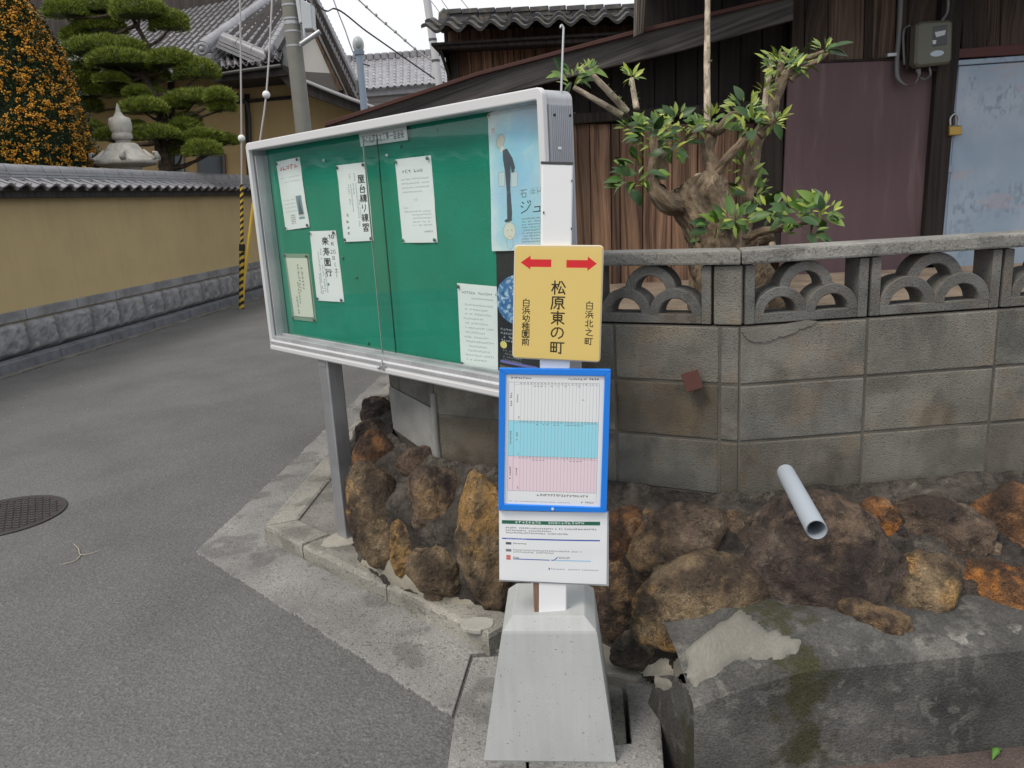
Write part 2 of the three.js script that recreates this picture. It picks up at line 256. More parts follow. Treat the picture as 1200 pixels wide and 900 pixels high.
{
  const K0 = V3(-1.222, 0, -3.567), K1 = V3(-0.127, 0, -2.474), K2 = V3(-0.72, 0, -12), w = 0.15;
  const kerb = structure('kerb', slab([[-1.1, -3.52], [-0.2, -2.62], [-0.1, -2.6], [0.5, -2.45], [0.9, -2.6], [0.2, -3.2], [-0.4, -3.9], [-0.5, -12], [-0.62, -12]], -0.02, 0.07), tint(M.rough, 0.85, 0.83, 0.78));
  const d1 = K1.clone().sub(K0).normalize(), in1 = V3(d1.z, 0, -d1.x), d2 = K2.clone().sub(K0).normalize(), in2 = V3(-d2.z, 0, d2.x);
  const mit = in1.clone().add(in2).normalize(), kI = K0.clone().addScaledVector(mit, w / mit.dot(in1));
  const L1 = K1.distanceTo(K0), L2 = 8.4, P = (o, d, t, n, k) => { const q = o.clone().addScaledVector(d, t).addScaledVector(n, k); return [q.x, q.z]; };
  const cuts1 = [0, 0.34, 0.96, L1], cuts2 = [0, 0.62, 1.23, 1.84, 2.45, 3.06, 3.67, 4.9, 6.1, 7.3, L2], gp = 0.004;
  for (let i = 0; i < 3; i++) part(kerb, 'kerb_stone', slab([i ? P(K0, d1, cuts1[i] + gp, in1, 0) : [K0.x, K0.z], P(K0, d1, cuts1[i + 1] - gp, in1, 0), P(K0, d1, cuts1[i + 1] - gp, in1, w), i ? P(K0, d1, cuts1[i] + gp, in1, w) : [kI.x, kI.z]], -0.02, 0.086 + rr(-0.003, 0.003), 0.018), kerbMat);
  for (let i = 0; i < 10; i++) part(kerb, 'kerb_stone', slab([i ? P(K0, d2, cuts2[i] + gp, in2, 0) : [K0.x - 0.002, K0.z - 0.004], P(K0, d2, cuts2[i + 1] - gp, in2, 0), P(K0, d2, cuts2[i + 1] - gp, in2, w), i ? P(K0, d2, cuts2[i] + gp, in2, w) : [kI.x - 0.002, kI.z - 0.004]], -0.02, 0.084 + rr(-0.003, 0.003), 0.018), kerbMat);
}
const blob = (cx, cz, rx, rz, turn, n, amp, seed) => Array.from({ length: n }, (_, i) => { const a = (i / n) * 6.283, k = 1 + amp * (f3(Math.cos(a) * 1.7 + seed, Math.sin(a) * 1.7, seed, 4, 2) - 0.5) * 2, x = Math.cos(a) * rx * k, z = Math.sin(a) * rz * k; return [cx + x * Math.cos(turn) - z * Math.sin(turn), cz + x * Math.sin(turn) + z * Math.cos(turn)]; });
{ const p = G(571, 741, 0.07); structure('mortar_patch', slab(blob(p.x - 0.035, p.z - 0.03, 0.06, 0.045, 0.2, 36, 0.3, 5), 0.075, 0.0915, 0.003), M.mortarPale); }
{ const p = G(398, 640, 0.07); structure('mortar_patch', slab(blob(p.x + 0.02, p.z - 0.045, 0.12, 0.075, -0.75, 40, 0.3, 8), 0.06, 0.0885, 0.003), tint(M.mortar, 1.05, 1.02, 0.95)); }
// slabs round the foot of the sign
{
  const left = structure('pavement', slab([[-0.188, -2.47], [-0.232, -2.15], [-0.24, -1.95], [-0.262, -1.3], [-0.02, -1.3], [-0.02, -2.47]], -0.2, 0.006, 0.004), M.rough);
  const s0 = G(731, 788), s1 = G(737, 870), s2 = G(720, 872);
  part(left, 'paving_slab', slab([[-0.012, -2.5], [0.2, -2.5], [s0.x - 0.006, s0.z], [s1.x - 0.006, s1.z], [s2.x, s2.z + 0.01], [-0.012, s2.z + 0.02]], -0.2, -0.012, 0.006), tint(M.rough, 0.75, 0.76, 0.68));
  part(left, 'paving_slab', slab([[s0.x + 0.006, s0.z - 0.02], [0.421, -2.36], [0.39, -2.1], [0.358, -1.884], [0.302, -1.3], [-0.012, -1.3], [-0.012, s2.z + 0.03], [s1.x + 0.006, s1.z + 0.012]], -0.2, 0.008, 0.006), M.rough);
  structure('gutter', slab([[-0.2, -2.9], [0.95, -2.9], [0.95, -1.2], [-0.2, -1.2]], -0.26, -0.2), M.mortarDark);
  structure('dirt_ground', slab([[0.5, -1.95], [5.4, -2.25], [5.4, -0.8], [0.4, -0.8], [0.38, -1.3], [0.43, -1.7]], -0.24, -0.006, 0.01), M.dirt);
}

// ================================================================ block wall on rocks at the corner
const S = 1.04, ys = (y) => EYE.y + (y - EYE.y) * S, A = V3(0.702 * S, 1.13, -2.388 * S), B = V3(-0.301 * S, 0.7, -2.922 * S), Cc = V3(-0.527 * S, 0.7, -3.342 * S);
const FR = new Frame(A, 86), LM = Math.hypot(A.x - B.x, A.z - B.z), azM = 180 - THREE.MathUtils.radToDeg(Math.atan2(A.x - B.x, A.z - B.z)) ;
const FM = new Frame(B, azM), L3 = Math.hypot(B.x - Cc.x, B.z - Cc.z), F3 = new Frame(Cc, 180 - THREE.MathUtils.radToDeg(Math.atan2(B.x - Cc.x, B.z - Cc.z)));
const Dd = V3(Cc.x + 0.36, 0, Cc.z - 3.4), L4 = Math.hypot(Dd.x - Cc.x, Dd.z - Cc.z), F4 = new Frame(Dd, 180 - THREE.MathUtils.radToDeg(Math.atan2(Cc.x - Dd.x, Cc.z - Dd.z)));
const YB = [0.572, 0.757, 0.942, 1.127, 1.315].map(ys);
const wall = thing('block_wall', 'grey concrete block wall with an openwork top course on a rubble footing', 'wall');
{
  const J = 0.0036;
  const row = (F, y0, y1, cuts, k) => { for (let i = 0; i < cuts.length - 1; i++) { const g = fbox(F, cuts[i] + J, cuts[i + 1] - J, y0 + J, y1 - J, -0.098, rr(-0.0015, 0.002), 0.006); shiftUV(g, rr(0, 3), rr(0, 3)); part(wall, 'block', g, blockMats[Math.floor(hash3(i, k, 5) * 5.99)]); } };
  const rCuts = [0, 0.405, 0.828, 1.245, 1.66, 2.07, 2.48, 2.9, 3.31, 3.72, 4.13, 4.54].map((u) => u * S), mCuts = [0, 0.328 * S, 0.73 * S, LM - 0.064, LM], tCuts = [0, 0.12, L3], fCuts = [0]; while (fCuts.at(-1) < L4 - 0.2) fCuts.push(Math.min(L4, fCuts.at(-1) + 0.41)); fCuts[fCuts.length - 1] = L4;
  for (let k = 0; k < 3; k++) { row(FR, YB[k], YB[k + 1], rCuts, k); row(FM, YB[k], YB[k + 1], mCuts, k + 10); row(F3, YB[k], YB[k + 1], tCuts, k + 20); row(F4, YB[k], YB[k + 1], fCuts, k + 30); }
  for (const [F, a, b] of [[FR, 0, 4.54 * S], [FM, 0.004, LM - 0.004], [F3, 0.004, L3 - 0.004], [F4, 0.01, L4 - 0.004]]) part(wall, 'mortar_bed', fbox(F, a, b, 0.46, YB[3] - 0.001, -0.09, -0.0035, 0), tint(M.mortar, 0.36, 0.34, 0.31));
  // openwork blocks: a frame with two low arches and one above them
  const ring = (r0, r1, cx, cy, dz0, dz1) => { const s = new THREE.Shape(); s.absarc(cx, cy, r1, 0, Math.PI, false); s.absarc(cx, cy, r0, Math.PI, 0, true); const g = new THREE.ExtrudeGeometry(s, { depth: dz1 - dz0, bevelEnabled: true, bevelSize: 0.003, bevelThickness: 0.003, bevelOffset: -0.003, bevelSegments: 1, curveSegments: 20 }); return uvm(g.translate(0, 0, dz0)); };
  const openwork = (F, u0, u1, y0, y1) => {
    const w = u1 - u0, h = y1 - y0, lb = (x0, x1, b0, b1, d0, d1) => fboxL(x0, x1, b0, b1, d0, d1), r1 = (w - 0.075) / 4, r0 = r1 * 0.64, base = 0.036;
    const g = merge([lb(0.005, 0.036, 0.005, h - 0.004, -0.098, 0), lb(w - 0.036, w - 0.005, 0.005, h - 0.004, -0.098, 0), lb(0.036, w - 0.036, 0.005, base, -0.097, -0.002),
      ring(r0, r1 + 0.003, w / 2 - r1, base - 0.004, -0.09, -0.006), ring(r0, r1 + 0.003, w / 2 + r1, base - 0.004, -0.088, -0.004), ring(r0, r1 + 0.003, w / 2, h - r1 - 0.004, -0.085, -0.011)]);
    shiftUV(g, rr(0, 2), rr(0, 2)); part(wall, 'openwork_block', g.translate(u0, y0, 0).applyMatrix4(F.m()), ornMat);
  };
  const fboxL = (x0, x1, y0, y1, z0, z1) => box(x1 - x0, y1 - y0, z1 - z0, 0.003).translate((x0 + x1) / 2, (y0 + y1) / 2, (z0 + z1) / 2);
  for (let i = 0; i < 11; i++) openwork(FR, rCuts[i] + (i ? 0 : 0.012), rCuts[i + 1], YB[3], YB[4]);
  openwork(FM, LM - 0.505, LM - 0.087, YB[3], YB[4]); openwork(FM, 0.24, LM - 0.512, YB[3], YB[4]);
  part(wall, 'block', fbox(FM, LM - 0.084, LM + 0.004, YB[3] + J, YB[4] - 0.003, -0.1, 0.001, 0.006), blockMats[2]);
  part(wall, 'block', fbox(FM, 0.004, 0.234, YB[3] + J, YB[4] - 0.003, -0.098, 0, 0.006), blockMats[3]);
  for (const [F, L] of [[F3, L3], [F4, L4]]) part(wall, 'block', fbox(F, 0.006, L - 0.006, YB[3] + J, YB[4] - 0.003, -0.098, 0, 0.006), blockMats[1]);
  // coping stones, mitred at the bends
  const seq = [[FR, 2.9], [FM, LM], [F3, L3], [F4, L4]], off = [0.018, -0.118];
  const meet = (n1, n2, p, o) => { const b = n1.clone().add(n2).normalize(), q = p.clone().addScaledVector(b, o / b.dot(n1)); return [q.x, q.z]; };
  const e = (F, u, o) => { const q = F.at(u, 0, o); return [q.x, q.z]; };
  const nodes = [[e(FR, 4.72, off[0]), e(FR, 4.72, off[1])], [e(FR, 0.93, off[0]), e(FR, 0.93, off[1])], off.map((o) => meet(FR.n, FM.n, A, o)), off.map((o) => meet(FM.n, F3.n, B, o)), off.map((o) => meet(F3.n, F4.n, Cc, o)), [e(F4, 0, off[0]), e(F4, 0, off[1])]];
  for (let i = 0; i < 5; i++) { const [a0, a1] = nodes[i], [b0, b1] = nodes[i + 1], k = 0.0025, sh = (p, q) => { const l = Math.hypot(q[0] - p[0], q[1] - p[1]); return [p[0] + ((q[0] - p[0]) / l) * k, p[1] + ((q[1] - p[1]) / l) * k]; }; part(wall, 'coping_stone', slab([sh(a0, b0), sh(b0, a0), sh(b1, a1), sh(a1, b1)], YB[4] + 0.0005, YB[4] + 0.044, 0.007), capMat); }
  // pale smears and repairs that stand on the blocks
  part(wall, 'mortar_patch', fpoly(F3, [[0.03, ys(0.6)], [L3 - 0.012, ys(0.585)], [L3 - 0.012, ys(0.785)], [0.02, ys(0.79)]], 0.003, 0.013, 0.004), tint(M.mortarPale, 0.8, 0.82, 0.84), 'pale grey mortar repair on the wall corner');
  part(wall, 'mortar_fillet', tube([F3.at(L3 + 0.004, 0.53, 0.002), F3.at(L3 + 0.004, 0.68, 0.003), F3.at(L3 + 0.004, 0.815, 0.001)], [0.015, 0.013, 0.011], 10, 5, true, 0.3), tint(M.mortar, 0.7, 0.71, 0.72));
  const smear = [[868, 388], [900, 383], [945, 375], [957, 376], [949, 382], [938, 385], [930, 390], [912, 394], [903, 400], [886, 401], [874, 396]].map(([x, y]) => FR.uv(x, y)).flatMap((p, i, l) => { const q = l[(i + 1) % l.length]; return [0, 1, 2, 3].map((k) => [lerp(p[0], q[0], k / 4) + (i > 3 && k ? rr(-0.004, 0.004) : 0), lerp(p[1], q[1], k / 4) + (i > 3 && k ? rr(-0.005, 0.005) : 0)]); });
  part(wall, 'mortar_smear', fpoly(FR, smear, 0.0005, 0.004, 0), tint(M.mortar, 0.55, 0.55, 0.51), 'pale mortar smear below the openwork');
}

// the sloping footing: rubble set in mortar, on a concrete ledge at the right
const footing = thing('rock_footing', 'rubble footing of brown and rust-stained rocks in mortar under the block wall', 'stone footing');
const ledgeF = new Frame(V3(0.81, 0.34, -1.862), 86);
const lx = (x) => (x - 0.81) / ledgeF.d.x;
function surface(stations, rows, per, amp, freq, seed) {   // a rough sheet through profiles (each a list of points)
  const S = [], n = stations.length, pr = stations[0].length;
  for (let i = 0; i < n - 1; i++) for (let k = 0; k < per; k++) S.push([i, k / per]); S.push([n - 2, 1]);
  const cs = Array.from({ length: pr }, (_, j) => new THREE.CatmullRomCurve3(stations.map((s) => s[j])));
  const pos = [], uv = [], idx = [], C = (rows * (pr - 1)) + 1; let L = 0, last = null;
  for (const [i, t] of S) {
    const col = cs.map((c) => c.getPoint((i + t) / (n - 1))); if (last) L += col[0].distanceTo(last); last = col[0]; let V = 0, lp = null;
    for (let j = 0; j < C; j++) { const a = Math.min(pr - 2, Math.floor(j / rows)), p = col[a].clone().lerp(col[a + 1], j / rows - a); if (lp) V += p.distanceTo(lp); lp = p.clone(); pos.push(p.x, p.y, p.z); uv.push(L, V); }
  }
  for (let i = 0; i < S.length - 1; i++) for (let j = 0; j < C - 1; j++) { const a = i * C + j, b = a + C; idx.push(a, a + 1, b, b, a + 1, b + 1); }
  const g = new THREE.BufferGeometry(); g.setAttribute('position', new THREE.Float32BufferAttribute(pos, 3)); g.setAttribute('uv', new THREE.Float32BufferAttribute(uv, 2)); g.setIndex(idx); g.computeVertexNormals();
  const P = g.attributes.position, N = g.attributes.normal;
  for (let i = 0; i < P.count; i++) { const x = P.getX(i), y = P.getY(i), z = P.getZ(i), k = amp * (f3(x * freq, y * freq, z * freq, 5, seed) - 0.45); P.setXYZ(i, x + N.getX(i) * k, y + N.getY(i) * k, z + N.getZ(i) * k); }
  g.computeVertexNormals(); return g;
}
const pR = (x, off, y) => FR.at((x - A.x) / FR.d.x, y, off);
const Q = (x, y, z) => V3(x, y, z);
const bedRaw = [   // top edge, belly, foot
  [Q(-0.12, 0.6, -6.6), Q(-0.4, 0.4, -6.6), Q(-0.55, 0.03, -6.6)], [Q(-0.42, 0.6, -4.6), Q(-0.72, 0.45, -4.6), Q(-0.86, 0.03, -4.6)], [Q(-0.53, 0.6, -3.6), Q(-0.74, 0.45, -3.5), Q(-0.8, 0.03, -3.42)],
  [Q(-0.5, 0.59, -3.22), Q(-0.64, 0.42, -3.1), Q(-0.63, 0.03, -3.02)], [Q(-0.27, 0.59, -2.88), Q(-0.34, 0.37, -2.8), Q(-0.36, 0.03, -2.74)], [Q(0.05, 0.59, -2.7), Q(0.04, 0.35, -2.66), Q(0.02, 0.03, -2.6)],
  [Q(0.4, 0.59, -2.515), Q(0.36, 0.36, -2.45), Q(0.3, 0.03, -2.4)], [Q(0.66, 0.59, -2.37), Q(0.6, 0.44, -2.27), Q(0.48, 0.2, -2.08)], [pR(0.93, 0.03, 0.55), pR(0.87, 0.22, 0.47), pR(0.8, 0.44, 0.31)],
  [pR(1.34, 0.03, 0.55), pR(1.31, 0.22, 0.48), pR(1.27, 0.455, 0.31)], [pR(2.1, 0.03, 0.55), pR(2.1, 0.22, 0.48), pR(2.1, 0.455, 0.31)], [pR(5.4, 0.03, 0.55), pR(5.4, 0.22, 0.48), pR(5.4, 0.455, 0.31)]];
const bedStations = bedRaw.map((s, i) => (i > 7 ? s : s.map((p, k) => (k < 2 ? V3(p.x * lerp(S, 1.01, k), lerp(ys(p.y), p.y, k), p.z * lerp(S, 1.01, k)) : p.clone().setY(p.y - 0.06)))));
function bedColours(g) { const p = g.attributes.position, c = new Float32Array(p.count * 3); for (let i = 0; i < p.count; i++) { const x = p.getX(i), y = p.getY(i), z = p.getZ(i), a = f3(x * 9, y * 9, z * 9, 5, 61), b = f3(x * 40, y * 40, z * 40, 3, 62), q = mix3(mix3([0.05, 0.042, 0.035], [0.115, 0.098, 0.08], step(0.35, 0.65, a)), [0.2, 0.18, 0.15], step(0.58, 0.72, a * 0.6 + b * 0.4) * 0.6); c.set(sc(q, 0.95 + 0.7 * b), i * 3); } g.setAttribute('color', new THREE.BufferAttribute(c, 3)); return g; }
const bed = part(footing, 'mortar_bed', bedColours(surface(bedStations, 22, 30, 0.085, 8, 4)), tint(M.stoneV, 1, 1, 1));
const ledgeTex = texture(1024, 512, (u, v) => {      // 2.4 m x 0.9 m: grey concrete with pale lichen, dark stains and moss at the left end
  const x = u * 2.4, y = v * 0.9, m = fb(u, v, 16, 6, 6, 171), g = pn(u, v, 512, 256, 172), k = 0.105 * (0.6 + 0.35 * g + 1.2 * (m - 0.45));
  let c = [k * 1.02, k, k * 0.93];
  const gr = pn(u, v, 800, 300, 178), dk = step(0.5, 0.68, fb(u, v, 9, 4, 6, 179)); c = sc(c, (0.72 + 0.56 * gr) * (1 - 0.35 * dk)); const lich = step(0.52, 0.7, fb(u, v, 90, 34, 4, 173)) * step(0.48, 0.62, fb(u, v, 7, 3, 4, 174)); c = mix3(c, [0.2, 0.195, 0.17], lich * (0.15 + 0.45 * gr));
  const moss = step(0.38, 0.7, fb(u, v, 80, 30, 5, 175) * 0.5 + 0.5 * fb(u, v, 24, 9, 5, 176) + 0.16 - Math.abs(x - 0.3) * 2.6); c = mix3(c, sc([0.034, 0.034, 0.011], 0.5 + 1.0 * gr), moss * 0.9);
  const eff = step(0.6, 0.7, fb(u, v, 60, 30, 4, 177)) * Math.exp(-Math.pow((y - 0.34) / 0.02, 2)) * step(0.5, 0.9, x); c = mix3(c, [0.36, 0.345, 0.31], eff * (0.3 + 0.7 * gr));
  return [...c, 0.3 * g + 0.3 * gr + 0.5 * m + 0.2 * moss];
}, 2.4, 0.9);
{
  const st = [];
  for (let i = 0; i <= 32; i++) { const u = lx(0.43) + i * 0.15, e = lerp(0.225, 0.298, clamp(i / 1.6)); st.push([ledgeF.at(u, -0.22, 0.01), ledgeF.at(u, 0.02, 0.004), ledgeF.at(u, e - 0.012, -0.003), ledgeF.at(u, e, -0.013), ledgeF.at(u, e + 0.022, -0.07), ledgeF.at(u, lerp(e + 0.06, 0.345, clamp(i / 2)), -0.16), ledgeF.at(u, lerp(e + 0.1, 0.37, clamp(i / 2)), -0.5)]); }
  const g = surface(st, 7, 8, 0.022, 14, 9); { const p = g.attributes.uv; for (let i = 0; i < p.count; i++) p.setXY(i, p.getX(i), p.getY(i) - 0.22); }
  const lm = mat(ledgeTex, 0.95, 0.004);
  var ledge = part(footing, 'concrete_ledge', g, lm, 'mossy grey concrete ledge below the rocks');
  const a = ledgeF.at(lx(0.441), 0, -0.004), b = V3(0.36, 0, -2.16);
  const end = [[Q(a.x, -0.22, a.z + 0.012), Q(a.x + 0.002, 0.1, a.z - 0.004), Q(a.x + 0.008, 0.222, a.z - 0.016)], [Q(0.4, -0.22, -2.0), Q(0.402, 0.06, -2.0), Q(0.42, 0.2, -2.0)], [Q(b.x, -0.22, b.z), Q(b.x, 0.0, b.z), Q(b.x + 0.03, 0.1, b.z)]].reverse();
  part(footing, 'ledge_end', surface(end, 12, 12, 0.007, 14, 12), tint(lm, 0.8, 0.8, 0.8));
}
part(footing, 'mortar_patch', slab(blob(0.34, -2.4, 0.15, 0.13, 0.3, 40, 0.35, 14).map(([x, z]) => [Math.min(x, 0.47), z]), -0.2, 0.03, 0.01), tint(M.mortar, 0.85, 0.83, 0.76), 'rough mortar between the sign foot and the ledge');
scene.updateMatrixWorld(true);
const caster = new THREE.Raycaster();
const hitOn = (px, py, list) => { caster.set(EYE, ray(px, py).normalize()); caster.far = 60; return caster.intersectObjects(list, false)[0]; };
bed.material.side = M.stoneV.side = THREE.DoubleSide; footing.children.forEach((o) => { o.material.side = THREE.DoubleSide; });
{
  const PAL = { brown: [[0.055, 0.038, 0.03], [0.15, 0.105, 0.072], [0.24, 0.155, 0.08]], ochre: [[0.075, 0.052, 0.034], [0.23, 0.165, 0.095], [0.36, 0.21, 0.07]], rust: [[0.06, 0.035, 0.022], [0.23, 0.11, 0.045], [0.4, 0.155, 0.03]], dark: [[0.048, 0.034, 0.029], [0.105, 0.076, 0.06], [0.16, 0.11, 0.072]], grey: [[0.06, 0.05, 0.04], [0.19, 0.16, 0.12], [0.27, 0.22, 0.16]] };
  // centre x, y and width, height in the photograph, thickness as a share of the smaller, colour, tilt
  const stones = [[441, 597, 60, 118, 0.75, 'ochre', 0.02], [440, 540, 52, 60, 0.8, 'rust', 0.1], [446, 487, 40, 46, 0.8, 'dark', 0.4], [436, 512, 34, 40, 0.8, 'dark', 0], [452, 458, 26, 36, 0.8, 'dark', 0.3], [511, 592, 66, 88, 0.75, 'brown', 0.15], [478, 642, 36, 62, 0.8, 'ochre', 0.1], [516, 664, 62, 70, 0.85, 'ochre', -0.15], [570, 632, 66, 150, 0.55, 'ochre', -0.05],
    [497, 540, 52, 36, 0.5, 'dark', 0.2], [548, 540, 56, 34, 0.5, 'dark', 0], [630, 640, 74, 120, 0.6, 'brown', 0], [733, 636, 50, 84, 0.6, 'rust', -0.1], [690, 620, 56, 90, 0.6, 'brown', 0], [804, 641, 106, 84, 0.75, 'brown', 0.12], [806, 706, 132, 98, 0.72, 'ochre', 0.1], [732, 706, 84, 92, 0.55, 'brown', 0], [869, 622, 34, 40, 0.9, 'brown', 0.4],
    [945, 668, 172, 158, 0.5, 'dark', 0.1], [1030, 617, 46, 54, 0.8, 'rust', 0.3], [1096, 625, 102, 70, 0.75, 'brown', 0.05], [1071, 691, 84, 76, 0.85, 'ochre', 0], [1020, 728, 62, 38, 0.8, 'brown', -0.1], [1176, 618, 76, 84, 0.7, 'rust', -0.2], [1172, 699, 112, 76, 0.75, 'rust', -0.05], [758, 762, 88, 36, 0.8, 'grey', 0.1], [672, 700, 60, 60, 0.6, 'dark', 0],
    [1250, 690, 80, 80, 0.7, 'brown', 0], [1268, 615, 84, 72, 0.7, 'brown', 0.1], [1345, 650, 96, 100, 0.7, 'dark', 0]];
  { const r = rng(404), kinds = ['brown', 'dark', 'dark', 'grey', 'ochre', 'brown']; for (let i = 0; i < 30; i++) { const left = i < 12, px = left ? rr(470, 590, r) : rr(700, 1220, r), py = left ? rr(525, 700, r) : rr(596, 700, r), s = rr(14, 30, r); stones.push([px, py, s * rr(0.9, 1.5, r), s, 0.85, kinds[Math.floor(r() * 6)], rr(-0.5, 0.5, r)]); } }
  stones.forEach(([px, py, w, h, th, kind, tiltA], i) => {
    const hit = hitOn(px, py, [bed, ledge]); if (!hit) return;
    const dep = hit.point.clone().sub(EYE).dot(FW), rx = (w / 2) * dep / FPX * (w > 150 ? 1.08 : px > 1000 ? 1.26 : 1.15), ry = (h / 2) * dep / FPX * (w > 150 ? 1.08 : px > 1000 ? 1.2 : 1.13), rz = Math.min(rx, ry) * th;
    const g = new THREE.IcosahedronGeometry(1, Math.max(rx, ry) > 0.11 ? 26 : Math.max(rx, ry) > 0.055 ? 18 : 9), p = g.attributes.position, col = new Float32Array(p.count * 3), uv = new Float32Array(p.count * 2), pal = PAL[kind], s = i * 3.7, fr = rng(i * 7 + 3), facets = Array.from({ length: 13 }, () => { const z = rr(-1, 1, fr), a = rr(0, 6.283, fr), w = Math.sqrt(1 - z * z); return [w * Math.cos(a), w * Math.sin(a), z, rr(0.74, 1.0, fr)]; });
    const toEye = EYE.clone().sub(hit.point).setY(0).normalize().setY(0.3).normalize(), ux = V3(0, 1, 0).cross(toEye).normalize(), uy = toEye.clone().cross(ux).normalize();
    const cx = hit.point.clone().addScaledVector(toEye, -rz * (i < 30 ? (px > 1000 ? 0.5 : 0.28) : 0.55)), v = V3();
    for (let k = 0; k < p.count; k++) {
      v.fromBufferAttribute(p, k);
      let acc = Math.pow(1 / 1.1, 7); for (const [fx, fy, fz, fd] of facets) { const dt = (v.x * fx + v.y * fy + v.z * fz) / fd; if (dt > 0.3) acc += Math.pow(dt, 7); }
      const q = Math.pow(acc, -1 / 7) * 1.1;
      const lump = 1 + 0.2 * (f3(v.x * 1.5 + s, v.y * 1.5, v.z * 1.5, 2, 3) - 0.5) + 0.1 * (0.5 - Math.abs(f3(v.x * 2.4 + s, v.y * 2.4, v.z * 2.4, 4, 8) - 0.5) * 2) - 0.05;
      const a = v.x * q * lump, b = v.y * q * lump, ca = Math.cos(tiltA), sa = Math.sin(tiltA), X = (a * ca - b * sa * (h / w)) * rx, Y = (a * sa * (w / h) + b * ca) * ry, Z = v.z * q * lump * rz;
      const fine = (f3((X + s) * 22, Y * 22, Z * 22, 5, 11) - 0.5) * 0.028 + (f3((X + s) * 80, Y * 80, Z * 80, 3, 12) - 0.5) * 0.008, l = 1 + fine / Math.max(0.05, Math.hypot(X, Y, Z));
      const w3 = cx.clone().addScaledVector(ux, X * l).addScaledVector(uy, Y * l).addScaledVector(toEye, Z * l);
      p.setXYZ(k, w3.x, w3.y, w3.z); uv[k * 2] = X + Z * 0.6 + s; uv[k * 2 + 1] = Y + Z * 0.4;
      const m = f3((X + s) * 11, Y * 11, Z * 11, 5, 21), m2 = f3((X + s) * 6, Y * 6 + 9, Z * 6, 5, 31), m3 = f3((X + s) * 38, Y * 38, Z * 38, 4, 41);
      let c = mix3(pal[0], pal[1], step(0.36, 0.66, m)); c = mix3(c, pal[2], step(0.52, 0.64, m2 * 0.7 + m3 * 0.3) * 0.85); c = mix3(c, [0.3, 0.27, 0.2], step(0.58, 0.72, m3 * 0.6 + 0.4 * m) * 0.3);
      const f = 1.05 + 0.75 * m3; col.set([c[0] * f, c[1] * f, c[2] * f], k * 3);
    }
    g.setAttribute('color', new THREE.BufferAttribute(col, 3)); g.setAttribute('uv', new THREE.BufferAttribute(uv, 2)); g.deleteAttribute('normal');
    const gm = mergeVertices(g, 1e-5); gm.computeVertexNormals(); part(footing, 'stone', uvm(gm), M.stoneV);
  });
}
{ const p = bed.geometry.attributes.position, n = bed.geometry.attributes.normal; for (let i = 0; i < p.count; i++) { const v = V3().fromBufferAttribute(p, i), m = V3().fromBufferAttribute(n, i), s = (m.dot(EYE.clone().sub(v)) > 0 ? 0.012 : -0.012) * step(0.12, 0.25, v.y); p.setXYZ(i, v.x + m.x * s, v.y + m.y * s, v.z + m.z * s); } bed.geometry.computeVertexNormals(); bed.geometry.boundingSphere = null; }
scene.updateMatrixWorld(true);
function drape(poly, targets, thick, cell, parent, name, m, label, seed = 1) {        // a thin coat that lies on what is behind an outline
  const xs = poly.map((p) => p[0]), ys = poly.map((p) => p[1]), x0 = Math.min(...xs), y0 = Math.min(...ys), nx = Math.ceil((Math.max(...xs) - x0) / cell), ny = Math.ceil((Math.max(...ys) - y0) / cell);
  const inside = (x, y) => { x += (f3(x * 0.09, y * 0.09, seed, 4, 5) - 0.5) * 16; y += (f3(x * 0.09, y * 0.09, seed + 9, 4, 6) - 0.5) * 16; let r = false; for (let i = 0, j = poly.length - 1; i < poly.length; j = i++) { const [xi, yi] = poly[i], [xj, yj] = poly[j]; if (yi > y !== yj > y && x < ((xj - xi) * (y - yi)) / (yj - yi) + xi) r = !r; } return r; };
  const V = new Map(), pos = [], uv = [], idx = [];
  const vert = (i, j) => { const key = i * 1000 + j; if (V.has(key)) return V.get(key); const h = hitOn(x0 + i * cell, y0 + j * cell, targets); let k = -1; if (h) { const n = h.face.normal.clone(); if (n.dot(caster.ray.direction) > 0) n.negate(); const edge = [[-1, 0], [1, 0], [0, -1], [0, 1]].some(([a, b]) => !inside(x0 + (i + a) * cell, y0 + (j + b) * cell)); const p = h.point.clone().addScaledVector(n.multiplyScalar(0.5).add(V3(0, 0.5, 0.2)).normalize(), edge ? -0.004 : thick); k = pos.length / 3; pos.push(p.x, p.y, p.z); uv.push(p.x, p.z + p.y); } V.set(key, k); return k; };
  for (let i = 0; i < nx; i++) for (let j = 0; j < ny; j++) { if (!inside(x0 + (i + 0.5) * cell, y0 + (j + 0.5) * cell)) continue; const a = vert(i, j), b = vert(i + 1, j), c = vert(i, j + 1), d = vert(i + 1, j + 1); if (Math.min(a, b, c, d) < 0) continue; idx.push(a, c, b, b, c, d); }
  const sp = new Float32Array(pos), g = new THREE.BufferGeometry();
  g.setAttribute('position', new THREE.BufferAttribute(sp, 3)); g.setAttribute('uv', new THREE.Float32BufferAttribute(uv, 2)); g.setIndex(idx);
  const nb = new Map(); for (let i = 0; i < idx.length; i += 3) for (const [a, b] of [[0, 1], [1, 2], [2, 0]]) { const p = idx[i + a], q = idx[i + b]; (nb.get(p) ?? nb.set(p, new Set()).get(p)).add(q); (nb.get(q) ?? nb.set(q, new Set()).get(q)).add(p); }
  for (let it = 0; it < 4; it++) { const old = sp.slice(); for (const [i, s] of nb) if (s.size >= 6) { for (let c = 0; c < 3; c++) { let t = 0; for (const q of s) t += old[q * 3 + c]; sp[i * 3 + c] = lerp(old[i * 3 + c], t / s.size, 0.6); } } }
  g.computeVertexNormals(); return part(parent, name, g, m, label);
}
const under = footing.children.filter((o) => ['mortar_bed', 'concrete_ledge', 'ledge_end'].includes(o.name));
